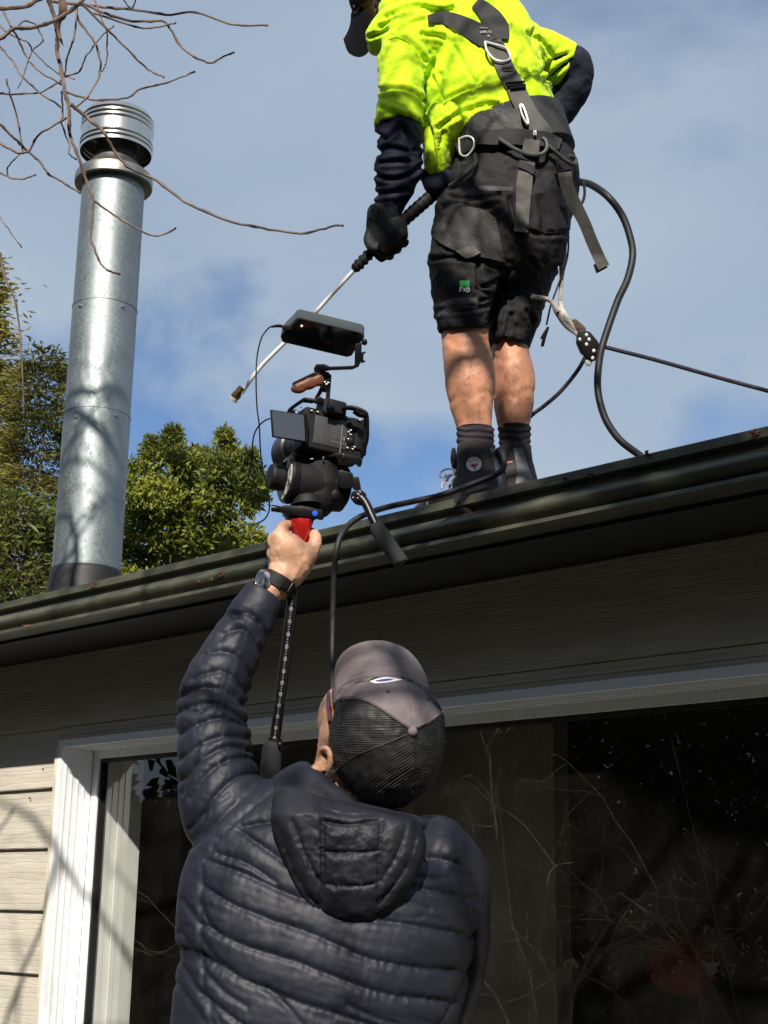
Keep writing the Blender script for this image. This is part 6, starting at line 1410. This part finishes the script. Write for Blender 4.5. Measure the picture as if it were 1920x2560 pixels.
mb = MB(); x, y = CW([(1192, 766)])[0]; box(mb, P(x, y, dt(x, y)-.0042), (.004, .009, .001), CAMAX); add('tag_window', mb, M_WEBD, harness, smooth=False)
patch('belt_end', CW([(1130, 800), (1170, 800), (1220, 810)]), CW([(1120, 860), (1160, 880), (1215, 890)]), HT, .022, .006, M_WEB, harness, 10, 5)
# hanging leg straps
def hang(name, path, w, dd, th, m_): 
    mb = MB(); s_ = strip_grid(path, w, 40, 4); skin_patch(mb, s_, None, 0, th, default=dd, flat=0); return add(name, mb, m_, harness, sharp=50)
hd = lambda x, y: (depth_at(HT, x, y) or wd(y)-.17)-.022
hang('leg_strap', CW([(1150, 930), (1140, 985), (1130, 1070), (1125, 1170), (1120, 1250), (1112, 1335)]), [19, 19, 20, 18, 17, 18], hd, .004, M_WEB)
patch('strap_keeper', CW([(1105, 920), (1150, 935), (1195, 965)]), CW([(1095, 960), (1140, 980), (1185, 1005)]), HT, .028, .006, M_WEBD, harness, 10, 5)
hd2 = lambda x, y: wd(700)-.02-.10*max(0, min(1, (640-y)/200.))
hang('leg_strap', CW([(1365, 990), (1375, 1060), (1395, 1120), (1440, 1210), (1480, 1290), (1520, 1390), (1560, 1480), (1590, 1540)]), [17, 17, 17, 16, 15, 15, 15, 15], hd2, .004, M_WEB)
mb = MB(); c_ = np.array([(1477, 672), (1500, 662), (1519, 667), (1517, 676), (1488, 686)]); pxprism(mb, [(1484, 661), (1508, 652), (1520, 668), (1492, 683)], wd(670)-.03, FWD*.012, .002); add('strap_end_clip', mb, M_BLK, harness)
mb = MB()
for pth in ([(1310, 930), (1345, 1010), (1410, 1005), (1400, 985)], [(1330, 985), (1400, 975)], [(1325, 1000), (1410, 1015)]): pxtube(mb, [(x, y, dt(x, y)-.006) for x, y in CW(pth)], 4.0, 16, 8)
add('leg_buckle', mb, M_BLK, harness)
mb = MB()
for pth in ([(1460, 1035), (1475, 1070), (1478, 1120), (1468, 1160), (1455, 1180)],): pxtube(mb, [(x, y, wd(y)-.03) for x, y in CW(pth)], 3.6, 24, 8)
for pth in ([(1350, 960), (1345, 990), (1360, 1180)],): pass
pxtube(mb, [(x, y, wd(y)+.0) for x, y in ((1421, 560), (1419, 640), (1400, 700), (1378, 760), (1370, 795), (1366, 812))], 2.4, 30, 6)
add('cord', mb, M_WEBD, harness)
mb = MB(); pxprism(mb, [(1368, 816), (1374, 818), (1366, 842), (1360, 866), (1352, 866), (1356, 846), (1350, 848), (1354, 838)], wd(840), FWD*.01, .0015); add('cord_clip', mb, M_BLK, harness)

# lance: grip, steel wand, brass nozzle
lance = thing('pressure_lance', 'steel pressure washing lance with ribbed black grip held in the gloved hand', 'lance', P(750, 880, wd(590)))
LD = GD+.012
gp = MB(); s_ = spline([(884, 675, LD), (940, 618, LD), (1000, 560, LD+.01), (1060, 506, LD+.03), (1125, 452, LD+.08), (1200, 395, LD+.18)], 260); u_ = np.linspace(0, 1, 260)
rr_ = (13.5+3.0*np.clip((u_-.25)*4, 0, 1))+np.where(u_ < .32, 1.5, .7)*np.sign(np.sin(u_*260*.62)); rr_[:7] = np.linspace(9, 14, 7); tube(gp, P(s_[:, 0], s_[:, 1], s_[:, 2]), rr_*s_[:, 2]/F, 18); add('ribbed_grip', gp, M_BLKR, lance, sharp=30)
mb = MB(); pxtube(mb, [(885, 676, LD), (824, 742, LD), (778, 792, LD), (704, 864, LD), (660, 908, LD), (640, 932, LD), (618, 962, LD), (604, 984, LD)], 5.4, 60, 14); add('wand', mb, M_STEELR, lance)
mb = MB(); a_ = P(606, 968, LD); b_ = P(585, 996, LD); ax = nz(b_-a_); L_ = np.linalg.norm(b_-a_); lathe(mb, a_, ax, [(.009, 0), (.0135, .002), (.0135, L_*.45), (.011, L_*.5), (.016, L_*.55), (.016, L_*.9), (.012, L_)], 12); add('brass_nozzle', mb, mat('dull_brass', (.22, .15, .07), .4, metal=.9, var=.4, scale=60), lance, sharp=25)
mb = MB(); lathe(mb, b_-ax*.002, ax, [(.012, 0), (.016, .002), (.016, .012), (.009, .013)], 16); add('nozzle_tip', mb, mat('white_nozzle', (.75, .73, .68), .4, var=.1), lance, sharp=25)

# hose: from behind his hip, loops right, down behind the gutter, round the boot, over the gutter and down the wall
M_HOSE = mat('black_hose', (.013, .013, .015), .5, var=.2, scale=10, bump=.12, bscale=300, spec=.3)
HB = wd(460)+.05
def rz(x, y, Y): return PJ(np.array([onY(x, y, Y)]))[0, 2]
rows = [(1200, 400, LD+.20), (1300, 430, HB+.18), (1400, 440, HB+.20), (1450, 455, HB+.15), (1478, 462, HB+.08), (1520, 492, HB), (1556, 540, HB), (1577, 600, HB-.02), (1581, 645, HB-.04), (1568, 700, HB-.08), (1545, 750, HB-.12), (1520, 820, HB-.17), (1503, 875, HB-.2), (1496, 920, HB-.24), (1494, 965, HB-.28), (1501, 1010, HB-.31), (1518, 1056, HB-.35), (1548, 1098, HB-.37), (1585, 1128, HB-.38), (1640, 1165, HB-.36), (1700, 1200, HB-.2), (1640, 1255, HB-.1), (1500, 1255, HB-.15), (1380, 1245, HB-.22)]
mb = MB(); pxtube(mb, rows, 9.2, 300, 14)
pxtube(mb, [(1380, 1245, HB-.22), (1300, 1215, WD+.14), (1256, 1180, WD+.07), (1246, 1145, WD+.03), (1245, 1128, WD+.0), (1252, 1128, WD-.05), (1260, 1150, WD-.08), (1257, 1172, WD-.09), (1236, 1188, WD-.10), (1180, 1210, WD-.10), (1110, 1236, WD-.10), (1040, 1252, WD-.10), (960, 1270, WD-.03), (905, 1290, WD-.0), (872, 1312, WD-.02), (850, 1345, WD-.06), (840, 1385, WD-.08), (835, 1440, WD-.06), (832, 1560, WD-.08), (830, 1700, WD-.16), (828, 1900, WD-.28), (826, 2300, WD-.5), (820, 2800, WD-.75), (815, 3150, WD-.95)], 7.6, 380, 12)
add('pressure_hose', mb, M_HOSE, label='black pressure hose looping right of the worker and down over the gutter', cat='hose')

# lanyard, rope grab, ropes
M_ROPE = mat('purple_black_rope', (.030, .022, .034), .75, var=.5, scale=120, bump=.5, bscale=300); M_LAN = mat('pale_lanyard', (.42, .37, .34), .8, var=.35, scale=110, bump=.5, bscale=260)
GRD = wd(860)+.02
lan = MB(); pxtube(lan, [(1408, 610, wd(610)+.02), (1407, 650, wd(650)+.02), (1404, 690, wd(690)+.02)], [9, 10.5, 6], 16, 10); pxtube(lan, [(1405, 680, wd(680)+.02), (1402, 730, wd(730)+.02), (1402, 765, wd(765)+.02), (1410, 790, GRD), (1426, 812, GRD), (1436, 826, GRD)], [5.5, 5.5, 6, 11, 9, 5], 40, 10)
pxtube(lan, [(1330, 740, wd(740)-.04), (1376, 752, wd(752)), (1395, 782, GRD), (1415, 812, GRD), (1438, 834, GRD), (1450, 842, GRD)], [6, 6, 9, 8, 4, 4], 40, 10)
lany = add('lanyard', lan, M_LAN, label='pale lanyard of rope and webbing tied between harness and rope grab', cat='lanyard')
mb = MB(); x, y = 1395, 782; pxball(mb, x, y, GRD-.012, 4, 4, .003); add('rivet', mb, M_BLK, lany)
grab = thing('rope_grab', 'black rope grab with bright rivets where lanyard and safety rope meet', 'rope grab', P(1470, 900, GRD))
def CR_(L): return [(1300+x*.3737, 400+y*.3737) for x, y in L]
mb = MB(); pxprism(mb, CR_([(385, 1150), (420, 1135), (470, 1150), (520, 1210), (545, 1270), (530, 1330), (490, 1345), (450, 1320), (410, 1290), (380, 1220)]), GRD-.012, FWD*.03, .003); add('housing', mb, M_BLK, grab)
mb = MB(); pxprism(mb, CR_([(345, 1065), (375, 1062), (440, 1120), (445, 1160), (400, 1160), (355, 1105)]), GRD-.006, FWD*.016, .003); add('lever', mb, mat('bronze_lever', (.10, .075, .045), .5, metal=.5, var=.3, scale=40), grab)
for x, y in CR_([(445, 1233), (494, 1276), (486, 1324), (462, 1200), (400, 1200), (445, 1170)]): mb = MB(); c_ = P(x, y, GRD-.0115); lathe(mb, c_+FWD*.002, -FWD, [(.0055, 0), (.0055, .0035), (.0005, .005)], 14); add('rivet', mb, M_STEELR, grab)
mb = MB(); x, y = CR_([(458, 1350)])[0]; pxball(mb, x, y, GRD, 9, 11, .005); add('guide', mb, mat('clear_plastic', (.45, .47, .47), .3, var=.1), grab)
rp = MB(); pxtube(rp, [(1478, 858, GRD), (1530, 872, GRD), (1640, 900, GRD+.08), (1800, 945, GRD+.2), (1930, 980, GRD+.3), (2150, 1040, GRD+.48), (2400, 1105, GRD+.7)], 5.4, 60, 9)
pxtube(rp, [(1478, 858, GRD), (1462, 895, GRD), (1440, 932, GRD+.02), (1400, 980, GRD+.05), (1360, 1015, GRD+.08), (1325, 1042, GRD+.1), (1260, 1110, GRD+.16), (1240, 1180, GRD+.2), (1300, 1240, GRD+.3), (1420, 1262, GRD+.5)], 5.2, 60, 9)
add('safety_rope', rp, M_ROPE, label='dark safety rope stretched right from the rope grab past the frame edge', cat='rope')

# dry leaves lying on and stuck to the gutter
M_DRY = mat('dry_leaf', (.13, .045, .022), .75, var=.5, scale=60, bump=.4, bscale=150)
LV = [(1888, 1082, 20, 12, 'largest dry brown leaf stuck on the gutter lip at the right edge'), (1617, 1133, 7, 12, 'small dry leaf standing up on the gutter lip beside the hose'), (1475, 1188, 12, 8, 'flat brown leaf stuck on the gutter face right of the boots'),
      (1410, 1195, 6, 5, 'tiny brown leaf fragment on the gutter face nearest the boots'), (553, 1436, 11, 8, 'reddish leaf on the gutter roll just left of the raised hand'), (530, 1448, 7, 6, 'middle one of the three leaf scraps left of the raised hand'), (497, 1455, 6, 5, 'leftmost leaf scrap on the gutter roll near the raised hand'), (232, 1464, 8, 5, 'red leaf on the gutter lip under the steel flue'),
      (1065, 1372, 7, 7, 'leaf scrap on the gutter bead below the pan handle grip'), (70, 1565, 16, 5, 'rusty leaf strip on the gutter bead at the far left')]
GT = BVHTree.FromPolygons([tuple(gutter.matrix_basis @ v.co+Vector(BASE[gutter.name]) if False else (v.co+Vector(BASE[gutter.name]))[:]) for v in gutter.data.vertices], [tuple(p.vertices) for p in gutter.data.polygons])
for x, y, w_, h_, lab in LV:
    mb = MB(); rr_ = [1, .6, .95, .5, 1.0, .65, .9, .55]; k_ = RNG.uniform(0, 6); poly = [(x+w_*r*math.cos(i*math.pi/4+k_), y+h_*r*math.sin(i*math.pi/4+k_)) for i, r in enumerate(rr_)]
    d0 = depth_at(GT, x, y+4) or 4.5; skin_patch(mb, polydisc(poly, x, y, 24, 4), None, .003, .001, default=lambda a, b: d0-.006+.008*noise.noise(Vector((a*.2, b*.2, x))), flat=0)
    add('fallen_leaf', mb, M_DRY, label=lab, cat='leaf', group='dry leaves on the gutter', sharp=None)
